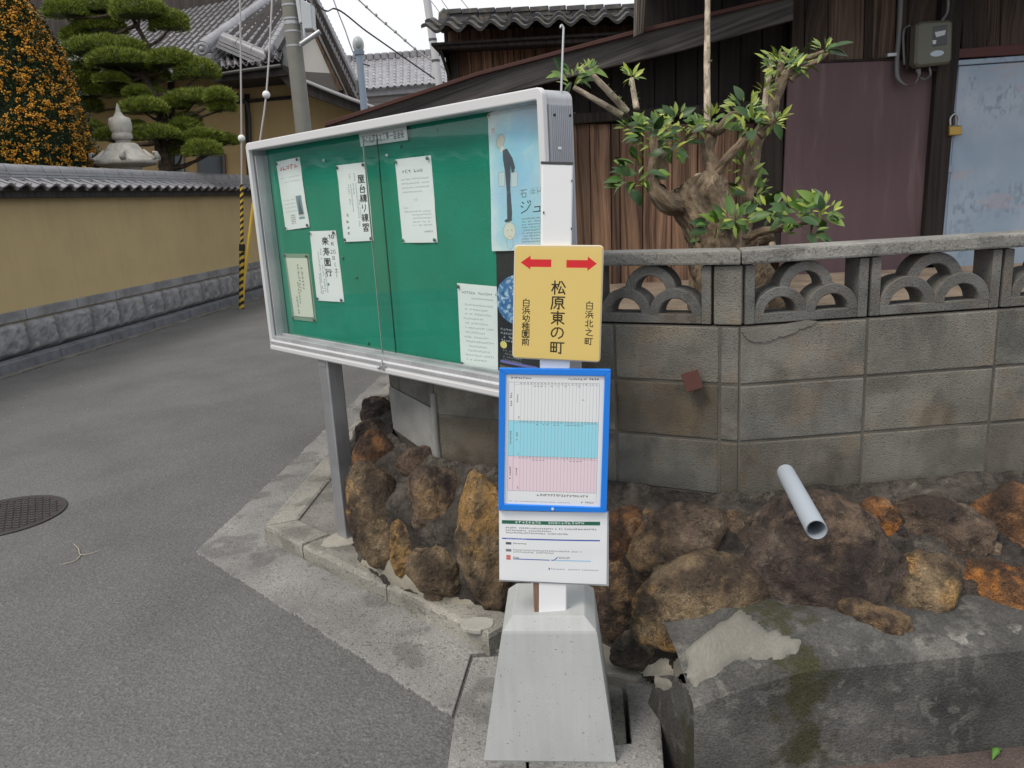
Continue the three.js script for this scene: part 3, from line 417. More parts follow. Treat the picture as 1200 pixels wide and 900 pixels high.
drape([[872, 712], [900, 736], [944, 746], [938, 770], [892, 774], [866, 776], [846, 786], [832, 798], [812, 812], [794, 806], [788, 776], [802, 756], [830, 740], [852, 722]], under, 0.014, 3.5, footing, 'mortar_patch', tint(M.mortarPale, 0.66, 0.65, 0.6), 'pale smooth mortar patch on the ledge', 3);
drape([[708, 752], [722, 762], [740, 776], [790, 770], [796, 806], [770, 812], [752, 796], [728, 790], [706, 784]], under, 0.01, 3.5, footing, 'mortar_patch', tint(M.mortar, 1.0, 0.98, 0.9), 'rough pale mortar beside the sign foot', 6);
drape([[414, 652], [463, 648], [488, 674], [524, 694], [560, 706], [556, 720], [509, 708], [463, 686], [424, 664]], [...under, ...scene.children.filter((o) => o.name === 'kerb')], 0.012, 3.5, footing, 'mortar_patch', tint(M.mortar, 0.95, 0.9, 0.78), 'pale mortar along the foot of the left rocks', 9);

// grey drain pipe and rusty bracket
{
  const p0 = U(922, 556, 2.3), p1 = U(957, 621, 1.86), d = p1.clone().sub(p0).normalize(), r = 0.0245, pts = [[r * 0.84, -0.02], [r, -0.02], [r, p0.distanceTo(p1)], [r * 0.84, p0.distanceTo(p1)], [r * 0.84, -0.02]].map(([x, y]) => new THREE.Vector2(x, y));
  const g = new THREE.LatheGeometry(pts, 40).applyQuaternion(new THREE.Quaternion().setFromUnitVectors(V3(0, 1, 0), d)).translate(p0.x, p0.y, p0.z);
  single('drain_pipe', g, plain(0.4, 0.45, 0.5, 0.4, { side: THREE.DoubleSide }), 'short pale grey plastic pipe poking out above the rocks', 'pipe');
}
{
  const rust = plain(0.075, 0.028, 0.022, 0.9), b = thing('rusty_bracket', 'small rusty iron bracket sticking out of a block wall joint', 'bracket'), [u, y] = FM.uv(815, 443);
  part(b, 'plate', box(0.056, 0.062, 0.004, 0.001).rotateZ(0.28).rotateX(-0.35).rotateY(0.3).applyMatrix4(new THREE.Matrix4().makeBasis(FM.d, V3(0, 1, 0), FM.n).setPosition(FM.at(u, y, 0.042))), rust);
  part(b, 'stub', fbox(FM, u - 0.012, u + 0.014, y - 0.026, y - 0.006, -0.02, 0.036, 0.002), rust);
}

// ================================================================ lettering
const K = {   // strokes of each character on a 100 x 100 field
  松: [[5,30,45,30],[25,5,25,98],[25,32,5,75],[27,35,45,62],[60,8,48,45],[72,8,97,48],[68,45,52,88],[52,88,90,82],[80,62,95,95]],
  原: [[12,10,95,10],[12,10,12,55,3,97],[55,12,47,24],[32,25,32,58],[32,25,82,25,82,58],[32,41,82,41],[32,58,82,58],[57,58,57,95,47,92],[38,68,22,90],[74,66,92,90]],
  東: [[5,17,95,17],[50,2,50,98],[22,32,22,65],[22,32,78,32,78,65],[22,48,78,48],[22,65,78,65],[46,66,8,92],[54,66,94,92]],
  の: [[52,15,48,45,36,72,20,80,8,62,14,35,35,17,60,14,82,25,92,48,84,74,60,90]],
  町: [[8,15,8,82],[8,15,46,15,46,82],[27,15,27,82],[8,48,46,48],[8,80,46,80],[52,15,98,15],[77,15,77,92,62,88]],
  白: [[48,2,36,20],[15,22,15,96],[15,22,85,22,85,96],[15,57,85,57],[15,94,85,94]],
  浜: [[12,8,24,20],[4,34,17,46],[8,92,26,60],[80,6,42,16],[42,16,42,60],[42,36,90,36],[72,36,72,60],[30,62,98,62],[52,70,36,94],[76,70,94,94]],
  幼: [[28,5,10,32,30,40],[42,25,10,66],[10,66,44,62],[36,50,48,78],[52,28,94,28,88,92,74,88],[70,6,68,50,46,94]],
  稚: [[36,5,10,14],[4,32,44,32],[25,12,25,97],[24,36,4,72],[27,40,42,58],[58,4,48,32],[53,24,53,97],[74,4,68,20],[52,24,96,24],[52,47,94,47],[52,69,94,69],[52,92,98,92],[74,24,74,92]],
  園: [[8,6,8,96],[8,6,92,6,92,96],[8,93,92,93],[28,22,72,22],[50,12,50,34],[20,34,80,34],[32,44,68,44,68,58,32,58,32,44],[48,58,22,84],[48,62,48,86],[66,62,52,72],[50,66,80,86]],
  前: [[30,3,38,18],[70,3,60,18],[5,22,95,22],[14,36,14,96],[14,36,46,36,46,96],[14,54,46,54],[14,72,46,72],[64,36,64,78],[86,30,86,94,74,90]],
  北: [[34,8,34,95],[8,34,34,34],[4,82,34,72],[62,8,62,82,68,90,94,90,95,72],[92,28,62,46]],
  之: [[46,3,54,16],[12,28,82,28,20,78],[20,78,40,84,98,92]],
  丁: [[8,14,94,14],[52,14,52,90,36,86]], 一: [[6,50,94,50]],
  第: [[22,2,8,20],[18,10,45,10],[60,2,50,20],[58,10,90,10],[18,28,82,28,82,44,18,44,18,60,88,60,84,80],[50,28,50,98],[46,62,10,90]],
  自: [[48,2,36,16],[18,18,18,96],[18,18,82,18,82,96],[18,44,82,44],[18,68,82,68],[18,94,82,94]],
  治: [[12,8,24,20],[4,34,17,46],[8,92,26,60],[62,6,42,42],[42,42,88,36],[78,24,94,48],[44,58,44,94],[44,58,88,58,88,94],[44,92,88,92]],
  会: [[50,2,4,44],[50,2,96,44],[30,44,70,44],[12,60,88,60],[46,62,24,90],[24,90,80,86],[68,72,86,96]],
  屋: [[14,8,88,8,88,26,14,26],[14,8,14,50,4,96],[24,40,92,40],[50,42,32,60],[32,60,82,56],[72,50,86,64],[30,76,86,76],[56,62,56,94],[18,95,98,95]],
  台: [[48,4,22,44],[22,44,84,38],[70,24,90,52],[22,58,22,96],[22,58,80,58,80,96],[22,94,80,94]],
  練: [[26,4,12,22,28,28],[40,18,10,48],[10,48,42,44],[26,48,26,96],[14,62,6,82],[36,60,44,78],[50,14,98,14],[74,2,74,98],[56,28,56,58,92,58,92,28,56,28],[56,43,92,43],[72,60,50,88],[76,60,98,88]],
  り: [[28,10,26,50,36,44],[70,8,74,50,46,94]],
  習: [[8,8,44,8,44,44],[12,18,22,26],[10,38,40,26],[54,8,92,8,92,44],[58,18,68,26],[56,38,88,26],[48,46,40,56],[24,58,24,97],[24,58,78,58,78,97],[24,76,78,76],[24,95,78,95]],
  楽: [[50,2,42,12],[34,14,66,14,66,48,34,48,34,14],[34,30,66,30],[10,16,24,28],[8,44,26,34],[90,12,74,26],[76,34,92,44],[6,60,94,60],[50,48,50,98],[46,62,8,92],[54,62,92,92]],
  寿: [[16,12,86,12],[24,28,78,28],[6,44,94,44],[50,2,44,48,6,96],[30,64,96,64],[74,52,74,94,60,90],[44,72,54,84]],
  行: [[32,4,8,30],[36,30,6,60],[24,48,24,97],[48,16,92,16],[44,40,98,40],[76,40,76,93,60,88]],
  月: [[24,6,24,60,10,96],[24,6,80,6,80,92,68,90],[24,34,80,34],[24,60,80,60]], 日: [[20,6,20,96],[20,6,80,6,80,96],[20,50,80,50],[20,93,80,93]], 土: [[20,36,80,36],[50,6,50,92],[6,92,94,92]],
  ジ: [[18,10,34,22],[8,38,26,50],[10,92,60,72,90,30],[66,8,74,22],[84,4,92,18]], ュ: [[20,46,72,46,68,88],[8,88,94,88]], 石: [[6,12,94,12],[46,12,8,62],[30,48,30,94,82,94,82,48,30,48]],
};
function glyph(x, ch, cx, cy, size, weight, color) {      // one character centred at cx, cy
  x.strokeStyle = color; x.lineWidth = weight; x.lineCap = 'round'; x.lineJoin = 'round';
  const s = size / 100, ox = cx - size / 2, oy = cy - size / 2;
  for (const st of K[ch] ?? []) { x.beginPath(); for (let i = 0; i < st.length; i += 2) i ? x.lineTo(ox + st[i] * s, oy + st[i + 1] * s) : x.moveTo(ox + st[0] * s, oy + st[1] * s); x.stroke(); }
}
const column = (x, text, cx, y, size, gap, weight, color) => [...text].forEach((c, i) => glyph(x, c, cx, y + size / 2 + i * (size + gap), size, weight, color));
const across = (x, text, x0, cy, size, gap, weight, color) => [...text].forEach((c, i) => glyph(x, c, x0 + size / 2 + i * (size + gap), cy, size, weight, color));
function marks(x, x0, y0, len, size, color, seed, vertical = false, weight = 1) {     // small print too fine to read: dense little strokes
  const r = rng(seed); x.strokeStyle = color; x.lineWidth = weight; x.lineCap = 'butt';
  for (let p = 0; p < len; p += size * 1.12) { if (r() < 0.07) continue; for (let k = 0; k < 4; k++) { const a = vertical ? x0 : x0 + p, b = vertical ? y0 + p : y0, h = k % 2; x.beginPath(); const q = r() * size * 0.85; x.moveTo(a + (h ? 0.05 * size : q), b + (h ? q : 0.05 * size)); x.lineTo(a + (h ? size * 0.9 : q + (r() - 0.5) * size * 0.3), b + (h ? q : size * 0.9)); x.stroke(); } }
}
function print(w, h, draw, bg = '#eceef0') { const c = document.createElement('canvas'); c.width = w; c.height = h; const x = c.getContext('2d'); x.fillStyle = bg; x.fillRect(0, 0, w, h); draw(x, w, h); const t = new THREE.CanvasTexture(c); t.colorSpace = THREE.SRGBColorSpace; t.magFilter = THREE.LinearFilter; return t; }
const printed = (t, rough = 0.6, extra = {}) => new THREE.MeshStandardMaterial({ map: t, roughness: rough, metalness: 0, ...extra });
function sheet(F, c, off, t, bulge = 0, seed = 1, roll = 0) {        // paper: four corners [u, y] TL TR BR BL on a frame, slightly wavy, with thickness
  const N = 14, pos = [], uv = [], idx = [];
  for (const back of [0, 1]) for (let j = 0; j <= N; j++) for (let i = 0; i <= N; i++) {
    const a = i / N, b = j / N, u = lerp(lerp(c[0][0], c[1][0], a), lerp(c[3][0], c[2][0], a), b), y = lerp(lerp(c[0][1], c[1][1], a), lerp(c[3][1], c[2][1], a), b);
    const w = bulge * (Math.sin(a * Math.PI) * 0.6 + (f3(a * 2.2 + seed, b * 2.2, seed, 3, 2) - 0.4) * 1.2 + roll * a * b * b);
    const p = F.at(u, y, off + Math.max(0, w) + (back ? 0 : t)); pos.push(p.x, p.y, p.z); uv.push(a, 1 - b);
  }
  const C = N + 1, S = C * C;
  for (let j = 0; j < N; j++) for (let i = 0; i < N; i++) { const a = j * C + i, b = a + C; idx.push(a, b, a + 1, b, b + 1, a + 1); const d = a + S, e = b + S; idx.push(d, d + 1, e, e, d + 1, e + 1); }
  const rim = []; for (let i = 0; i < N; i++) rim.push([i, i + 1]); for (let j = 0; j < N; j++) rim.push([j * C + N, (j + 1) * C + N]); for (let i = N; i > 0; i--) rim.push([N * C + i, N * C + i - 1]); for (let j = N; j > 0; j--) rim.push([j * C, (j - 1) * C]);
  for (const [a, b] of rim) idx.push(a, b, a + S, b, b + S, a + S);
  const g = new THREE.BufferGeometry(); g.setAttribute('position', new THREE.Float32BufferAttribute(pos, 3)); g.setAttribute('uv', new THREE.Float32BufferAttribute(uv, 2)); g.setIndex(idx); g.computeVertexNormals(); return g;
}

// ================================================================ bus stop sign on its concrete foot
const FS = new Frame(V3(0.1, 0, -2.02), 88.5);
{
  const foot = thing('sign_foot', 'pale concrete pyramid foot carrying the white bus stop post', 'sign foot');
  const b = [[-0.139, -1.941], [0.229, -1.904], [0.256, -2.27], [-0.112, -2.307]], m = [[-0.066, -1.992], [0.194, -1.966], [0.214, -2.215], [-0.046, -2.241]], t = [[-0.036, -2.02], [0.166, -1.996], [0.184, -2.188], [-0.018, -2.212]];
  const ring = (q, y) => q.map(([x, z]) => V3(x, y, z)), round = (lo, hi, yl, yh) => { const vs = [...ring(lo, yl), ...ring(hi, yh)]; return [vs, [[0, 1, 5, 4], [1, 2, 6, 5], [2, 3, 7, 6], [3, 0, 4, 7]]]; };
  const inset = (q, k) => { const c = q.reduce((a, p) => [a[0] + p[0] / 4, a[1] + p[1] / 4], [0, 0]); return q.map((p) => [lerp(p[0], c[0], k), lerp(p[1], c[1], k)]); };
  const L = [[inset(b, 0.01), 0.006], [b, 0.012], [m.map((p, i) => [lerp(p[0], b[i][0], 0.015), lerp(p[1], b[i][1], 0.015)]), 0.372], [inset(m, 0.012), 0.379], [t.map((p, i) => [lerp(p[0], m[i][0], 0.05), lerp(p[1], m[i][1], 0.06)]), 0.407], [inset(t, 0.03), 0.41]];
  const gs = []; for (let i = 0; i < L.length - 1; i++) { const [vs, f] = round(L[i][0], L[i + 1][0], L[i][1], L[i + 1][1]); gs.push(hull(vs, f)); }
  gs.push(hull(ring(L[5][0], L[5][1]), [[0, 1, 2, 3]]));
  part(foot, 'concrete_body', merge(gs), M.smooth);
  const post = thing('bus_stop_post', 'white flat wooden post of the bus stop rising behind its yellow sign', 'sign post');
  const c = (px, py) => FS.uv(px, py, -0.012), lo = c(630.5, 716), lo2 = c(664, 716);
  const pts = [[c(635, 192)[0], c(635, 192)[1]], c(671.5, 193), [lo2[0] - 0.003, 0.36], [lo[0] - 0.001, 0.36]];
  part(post, 'board', fpoly(FS, pts, -0.036, -0.012, 0.003), printed(print(128, 512, (x, w, h) => { const r = rng(5); for (let i = 0; i < 240; i++) { x.fillStyle = `rgba(120,112,100,${0.05 + 0.12 * r()})`; x.fillRect(r() * w, r() * h, 1 + 2 * r(), 1 + r() * 14); } }, '#e9ebec'), 0.6));
  part(post, 'post_cap', fpoly(FS, [[pts[0][0] - 0.001, pts[0][1] + 0.0005], [pts[1][0] + 0.001, pts[1][1] + 0.0005], [pts[1][0] + 0.001, pts[1][1] + 0.006], [pts[0][0] - 0.001, pts[0][1] + 0.006]], -0.038, -0.011), plain(0.06, 0.06, 0.065, 0.7));
  for (const [px, py, s] of [[637, 249, 1], [670, 212, 1], [669.5, 268, 1]]) { const [u, y] = c(px, py); part(post, 'nail', box(0.003, 0.006, 0.004, 0.001).translate(u, y, -0.011).applyMatrix4(FS.m()), plain(0.08, 0.075, 0.07, 0.7)); }
  const w0 = c(626, 720), w1 = c(632.5, 684);
  part(post, 'wedge', fpoly(FS, [[w0[0], 0.37], [w1[0] - 0.002, 0.37], [w1[0] - 0.001, w1[1] + 0.01], [w0[0] + 0.004, w1[1] + 0.01]], -0.05, -0.014, 0.002), tint(M.brownwood, 2.2, 2.1, 2), 'bare brown wooden wedge');
}
{
  const s = thing('stop_name_sign', 'yellow bus stop name board with red arrows and black characters', 'sign');
  const q = [[603, 287], [708, 287.5], [703.5, 425], [600.5, 420]].map(([x, y]) => FS.uv(x, y)), W = 512, H = 690;
  const rounded = (q, r) => { const o = []; for (let i = 0; i < 4; i++) { const p = q[i], a = q[(i + 3) % 4], b = q[(i + 1) % 4], la = Math.hypot(a[0] - p[0], a[1] - p[1]), lb = Math.hypot(b[0] - p[0], b[1] - p[1]); const s0 = [p[0] + ((a[0] - p[0]) / la) * r, p[1] + ((a[1] - p[1]) / la) * r], s1 = [p[0] + ((b[0] - p[0]) / lb) * r, p[1] + ((b[1] - p[1]) / lb) * r]; for (let k = 0; k <= 5; k++) { const t = k / 5; o.push([(1 - t) * (1 - t) * s0[0] + 2 * t * (1 - t) * p[0] + t * t * s1[0], (1 - t) * (1 - t) * s0[1] + 2 * t * (1 - t) * p[1] + t * t * s1[1]]); } } return o; };
  part(s, 'backing_board', fpoly(FS, rounded(q, 0.012), -0.0115, 0, 0.002), plain(0.66, 0.58, 0.42, 0.55));
  const c = q.reduce((a, p) => [a[0] + p[0] / 4, a[1] + p[1] / 4], [0, 0]), qi = q.map((p) => [c[0] + (p[0] - c[0]) * 0.962, c[1] + (p[1] - c[1]) * 0.972]);
  const face = print(W, H, (x) => {
    x.fillStyle = '#d8252c'; x.beginPath(); for (const [a, b] of [[28, 96], [86, 54], [86, 76], [210, 76], [210, 122], [86, 122], [86, 138]]) x.lineTo(a, b); x.closePath(); x.fill();
    x.beginPath(); for (const [a, b] of [[482, 98], [426, 56], [426, 78], [300, 78], [300, 124], [426, 124], [426, 142]]) x.lineTo(a, b); x.closePath(); x.fill();
    column(x, '松原東の町', 256, 202, 86, 7, 8.5, '#2a2412'); column(x, '白浜幼稚園前', 66, 318, 48, 1.5, 5, '#2a2412'); column(x, '白浜北之町', 446, 324, 50, 5, 5, '#2a2412');
  }, '#e2c776');
  part(s, 'sign_face', sheet(FS, qi, 0.0012, 0.0006), printed(face, 0.5));
}
{
  const s = thing('timetable_frame', 'blue framed bus timetable with white, blue and pink columns', 'timetable');
  const [a, b, c, d] = [[585, 431.5], [715.5, 433], [710.5, 600], [584, 597]].map(([x, y]) => FS.uv(x, y)), k = 0.016;
  const blue = plain(0.012, 0.21, 0.78, 0.4), L = (p, q, t) => [lerp(p[0], q[0], t), lerp(p[1], q[1], t)], w = b[0] - a[0], h = a[1] - d[1], ia = [a[0] + k, a[1] - k], ib = [b[0] - k, b[1] - k], ic = [c[0] - k, c[1] + k], id = [d[0] + k, d[1] + k];
  for (const [p, q, r, t] of [[a, b, ib, ia], [b, c, ic, ib], [c, d, id, ic], [d, a, ia, id]]) part(s, 'frame_rail', fpoly(FS, [p, q, r, t], -0.0115, 0.006, 0.0015), blue);
  const tt = print(768, 1000, (x, W, H) => {
    const band = (y0, y1, bg, seed) => {
      if (bg) { x.fillStyle = bg; x.fillRect(28, y0, W - 66, y1 - y0); }
      x.strokeStyle = '#6d7378'; x.lineWidth = 2; x.strokeRect(28, y0, W - 66, y1 - y0); x.beginPath(); x.moveTo(70, y0); x.lineTo(70, y1); x.stroke();
      x.lineWidth = 1.4; x.strokeStyle = '#7c858b'; for (let i = 0; i < 23; i++) { const px = 124 + i * 26.6; x.beginPath(); x.moveTo(px, y0); x.lineTo(px, y1); x.stroke(); }
      x.beginPath(); x.moveTo(70, y0 + 16); x.lineTo(W - 38, y0 + 16); x.stroke();
      const r = rng(seed); for (let i = 0; i < 23; i++) { marks(x, 114 + i * 26.6, y0 + 4, 14, 7, '#555', seed + i, false, 1.2); if (i > 3 && i < 19 && r() < 0.7) marks(x, 112 + i * 26.6, y0 + 24, 16, 8, '#444', seed + 40 + i, false, 1.3); }
      marks(x, 92, y0 + 90, 50, 11, '#333', seed + 5, true, 1.6); marks(x, 42, y0 + 80, 90, 13, '#333', seed + 6, true, 1.8); marks(x, 104, y1 - 34, 22, 10, '#333', seed + 7, true, 1.5);
    };
    x.fillStyle = '#333'; x.beginPath(); x.arc(52, 30, 6, 0, 7); x.fill(); marks(x, 68, 24, 130, 15, '#222', 3, false, 2); marks(x, 486, 26, 140, 13, '#333', 4, false, 1.7); marks(x, 646, 20, 78, 18, '#222', 9, false, 2.2);
    band(62, 350, null, 200); band(350, 622, '#9adcec', 300); band(622, 892, '#e8d3dc', 400); marks(x, 596, 180, 18, 9, '#444', 77);
    x.strokeStyle = '#6d7378'; x.beginPath(); x.moveTo(28, 892); x.lineTo(28, 985); x.moveTo(W - 38, 892); x.lineTo(W - 38, 975); x.stroke();
    marks(x, 262, 912, 400, 19, '#222', 12, false, 2.2); marks(x, 40, 972, 480, 7, '#777', 13); marks(x, 612, 962, 110, 13, '#333', 14, false, 1.8);
  }, '#e6e9ea');
  const pad = 0.001; part(s, 'timetable_sheet', sheet(FS, [[ia[0] - pad, ia[1] + pad], [ib[0] + pad, ib[1] + pad], [ic[0] + pad, ic[1] - pad], [id[0] - pad, id[1] - pad]], -0.001, 0.0006), printed(tt, 0.5));
  const sc0 = L(d, c, 0.5); part(s, 'screw', new THREE.CylinderGeometry(0.0035, 0.0035, 0.003, 14).rotateX(Math.PI / 2).translate(sc0[0], sc0[1] + 0.008, 0.007).applyMatrix4(FS.m()), M.white);
}
{
  const s = thing('service_notice', 'white laminated notice with green heading and blue line below the timetable', 'notice');
  const q = [[584.5, 599.5], [714, 601], [713, 687.5], [585, 682]].map(([x, y]) => FS.uv(x, y));
  const t = print(1024, 700, (x, W, H) => {
    x.fillStyle = '#2d6a55'; x.fillRect(26, 92, 930, 36); marks(x, 150, 95, 640, 28, '#dfe9e4', 21, false, 3.4);
    marks(x, 62, 160, 860, 16, '#3a3d40', 22, false, 2); marks(x, 62, 184, 420, 16, '#3a3d40', 23, false, 2); marks(x, 62, 208, 590, 16, '#3a3d40', 24, false, 2);
    x.fillStyle = '#4a5fb0'; x.fillRect(26, 268, 930, 13); marks(x, 70, 266, 170, 15, '#b8c3ea', 25, false, 2);
    x.fillStyle = '#55585f'; x.fillRect(62, 310, 52, 24); marks(x, 126, 314, 130, 15, '#444', 26, false, 2);
    x.fillStyle = '#7a7d85'; x.fillRect(62, 380, 52, 26); marks(x, 130, 380, 650, 15, '#555', 27, false, 1.8); marks(x, 130, 400, 380, 15, '#555', 28, false, 1.8);
    x.fillStyle = '#d98a84'; x.fillRect(66, 440, 42, 50); marks(x, 70, 444, 36, 17, '#b3403a', 29, false, 3); marks(x, 70, 468, 36, 17, '#b3403a', 30, false, 3);
    x.strokeStyle = '#4a5fb0'; x.lineWidth = 9; x.beginPath(); x.moveTo(130, 478); x.lineTo(478, 478); x.moveTo(492, 478); x.lineTo(520, 476); x.lineTo(555, 446); x.stroke();
    x.strokeStyle = '#8fc4ea'; x.beginPath(); x.moveTo(530, 478); x.lineTo(872, 478); x.stroke(); marks(x, 130, 456, 42, 18, '#222', 31, false, 2.4); marks(x, 565, 444, 100, 16, '#333', 32, false, 2.2);
    x.fillStyle = '#3c5aa8'; x.fillRect(468, 556, 12, 20); marks(x, 490, 560, 450, 12, '#667', 33, false, 1.6);
  }, '#e9ecee');
  part(s, 'laminate', fpoly(FS, [q[0], q[1], [q[2][0] + 0.002, q[2][1] - 0.003], [q[3][0], q[3][1] - 0.002]], -0.0115, -0.009), plain(0.34, 0.36, 0.38, 0.3));
  part(s, 'notice_sheet', sheet(FS, [[q[0][0] + 0.001, q[0][1] - 0.001], [q[1][0] - 0.004, q[1][1] - 0.001], [q[2][0] - 0.004, q[2][1] + 0.003], [q[3][0] + 0.001, q[3][1] + 0.003]], -0.0087, 0.0006, 0.0035, 4), printed(t, 0.35));
}

// ================================================================ green notice board on two steel posts
const N1 = V3(-1.117, 0, -3.686), N2 = V3(0.131, 0, -2.336), LN = N1.distanceTo(N2), FN = new Frame(N1, 180 - THREE.MathUtils.radToDeg(Math.atan2(N2.x - N1.x, N2.z - N1.z)));
{
  const nb = thing('notice_board', 'aluminium framed glazed notice board with green felt on two steel posts', 'notice board');
  const yb = 0.912, yt = 1.842, D = 0.125;
  // outer case: profile with rounded corners, open at the front
  const rr2 = (u0, u1, y0, y1, r) => { const s = new THREE.Shape(); s.moveTo(u0 + r, y0); s.lineTo(u1 - r, y0); s.absarc(u1 - r, y0 + r, r, -Math.PI / 2, 0); s.lineTo(u1, y1 - r); s.absarc(u1 - r, y1 - r, r, 0, Math.PI / 2); s.lineTo(u0 + r, y1); s.absarc(u0 + r, y1 - r, r, Math.PI / 2, Math.PI); s.lineTo(u0, y0 + r); s.absarc(u0 + r, y0 + r, r, Math.PI, Math.PI * 1.5); return s; };
  const ringShape = (o, i, d0, d1, bev = 0.003) => { o.holes.push(new THREE.Path(i.getPoints(6).reverse())); return uvm(new THREE.ExtrudeGeometry(o, { depth: d1 - d0 - 2 * bev, bevelEnabled: true, bevelSize: bev, bevelThickness: bev, bevelOffset: -bev, bevelSegments: 2, curveSegments: 8 }).translate(0, 0, d0 + bev)).applyMatrix4(FN.m()); };
  part(nb, 'case', ringShape(rr2(0.004, LN - 0.004, yb + 0.004, yt - 0.004, 0.028), rr2(0.02, LN - 0.02, yb + 0.02, yt - 0.02, 0.02), -D, -0.014, 0.002), M.alu);
  part(nb, 'front_frame', ringShape(rr2(0, LN, yb, yt, 0.024), rr2(0.024, LN - 0.024, yb + 0.05, yt - 0.033, 0.004), -0.016, 0.004, 0.004), M.frameWhite);
  part(nb, 'case_side', fbox(FN, LN - 0.0035, LN + 0.0015, yb + 0.05, yt - 0.045, -D + 0.006, -0.02, 0.001), tint(M.alu, 0.8, 0.82, 0.85), 'ribbed grey aluminium side');
  for (let i = 0; i < 12; i++) part(nb, 'side_rib', fbox(FN, LN + 0.001, LN + 0.003, yb + 0.05, yt - 0.047, -D + 0.012 + i * 0.0078, -D + 0.0165 + i * 0.0078, 0.0008), tint(M.alu, 0.8, 0.82, 0.85));
  for (const d of [-0.105, -0.04]) part(nb, 'screw', new THREE.CylinderGeometry(0.004, 0.004, 0.004, 12).rotateZ(Math.PI / 2).translate(LN + 0.003, yt - 0.075, d).applyMatrix4(FN.m()), M.black);
  part(nb, 'back_sheet', fbox(FN, 0.016, LN - 0.016, yb + 0.016, yt - 0.016, -D + 0.002, -D + 0.012, 0), M.alu);
  const green = texture(512, 512, (u, v) => { const g = pn(u, v, 256, 256, 201), m = fb(u, v, 4, 4, 6, 202), k = 0.85 + 0.15 * g + 0.25 * (m - 0.5); return [0.008 * k, 0.25 * k, 0.165 * k, 0.5 * g + 0.4 * m]; }, 0.5);
  part(nb, 'green_panel', fbox(FN, 0.02, LN - 0.02, yb + 0.02, yt - 0.02, -0.094, -0.082, 0), mat(green, 0.92, 0.0012));
  // rails and tracks
  for (const [o0, o1, y0, y1] of [[-0.075, -0.02, yb + 0.02, yb + 0.062], [-0.03, -0.004, yb + 0.05, yb + 0.068], [-0.06, -0.045, yb + 0.055, yb + 0.074], [-0.06, -0.02, yt - 0.034, yt - 0.02]]) part(nb, 'glass_track', fbox(FN, 0.022, LN - 0.022, y0, y1, o0, o1, 0.002), M.alu);
  part(nb, 'bottom_rail', fbox(FN, 0.012, LN - 0.012, yb + 0.006, yb + 0.024, 0.003, 0.011, 0.003), M.frameWhite); part(nb, 'bottom_rail', fbox(FN, 0.012, LN - 0.012, yb + 0.033, yb + 0.046, 0.003, 0.008, 0.002), M.alu);
  for (const u of [0.026, LN - 0.034]) part(nb, 'side_track', fbox(FN, u, u + 0.009, yb + 0.062, yt - 0.054, -0.078, -0.02, 0.001), M.alu);
  const glass = new THREE.MeshPhysicalMaterial({ roughness: 0.02, metalness: 0, transmission: 1, thickness: 0, ior: 1.3 }); glass.color.setRGB(0.96, 0.985, 0.975);
  const uo0 = FN.uv(429, 185, -0.03)[0], uo1 = FN.uv(437, 185, -0.03)[0];
  part(nb, 'glass_pane', fbox(FN, 0.036, uo1, yb + 0.066, yt - 0.056, -0.056, -0.052, 0), glass); part(nb, 'glass_pane', fbox(FN, uo0, LN - 0.036, yb + 0.06, yt - 0.052, -0.026, -0.022, 0), glass);
  part(nb, 'pane_edge', fbox(FN, uo1, uo1 + 0.0025, yb + 0.066, yt - 0.056, -0.057, -0.051, 0.0005), plain(0.02, 0.1, 0.08, 0.3)); part(nb, 'pane_edge', fbox(FN, uo0 - 0.0022, uo0, yb + 0.06, yt - 0.052, -0.027, -0.021, 0.0005), plain(0.25, 0.36, 0.33, 0.3));
  { const [u, y] = FN.uv(452, 431); const l = part(nb, 'lock', fbox(FN, u - 0.012, u + 0.012, y - 0.007, y + 0.012, 0.004, 0.016, 0.003), M.steel); part(l, 'key_rod', pipe(FN.at(u + 0.004, y + 0.005, 0.014), FN.at(u + 0.002, y + 0.035, 0.015), 0.003), M.steel); const [u2, y2] = FN.uv(451, 430); part(nb, 'knob', new THREE.SphereGeometry(0.007, 14, 10).translate(u2 - 0.02, y2 - 0.002, 0.014).applyMatrix4(FN.m()), M.steel); }
  // posts
  const post = (u) => { const s = 0.076, g = new THREE.ExtrudeGeometry(rr2(-s / 2, s / 2, -s / 2, s / 2, 0.008), { depth: yb + 0.03, bevelEnabled: false, curveSegments: 5 }).rotateX(-Math.PI / 2); return uvm(g).translate(u, 0.0, -0.048).applyMatrix4(FN.m()); };
  const uP = FN.uv(404, 638)[0] - 0.04;
  part(nb, 'post', post(uP), M.galv); part(nb, 'post', post(LN - 0.13), M.galv);
  for (const u of [uP, LN - 0.13]) part(nb, 'bracket', fbox(FN, u - 0.03, u + 0.03, yb - 0.03, yb + 0.002, -0.012, -0.006, 0.002), M.steel);
  // small hooks left in the felt
  for (const [px, py] of [[454, 182], [380, 188], [512, 153], [402, 302], [432, 402], [470, 172], [386, 333], [418, 325]]) { const [u, y] = FN.uv(px, py, -0.08); part(nb, 'pin', new THREE.SphereGeometry(0.006, 10, 8).translate(u, y, -0.078).applyMatrix4(FN.m()), px === 454 || px === 380 ? M.white : plain(0.05, 0.2, 0.14, 0.5)); }
  const rod = thing('metal_rod', 'thin upright metal rod clipped to the right side of the notice board', 'rod');
  const w = (px, py) => { const F = new Frame(FN.at(LN, 0, 0), 0); return null; };
  const e0 = FN.at(LN + 0.008, 1.66, -0.066), z0 = e0.clone().sub(EYE).dot(FW);
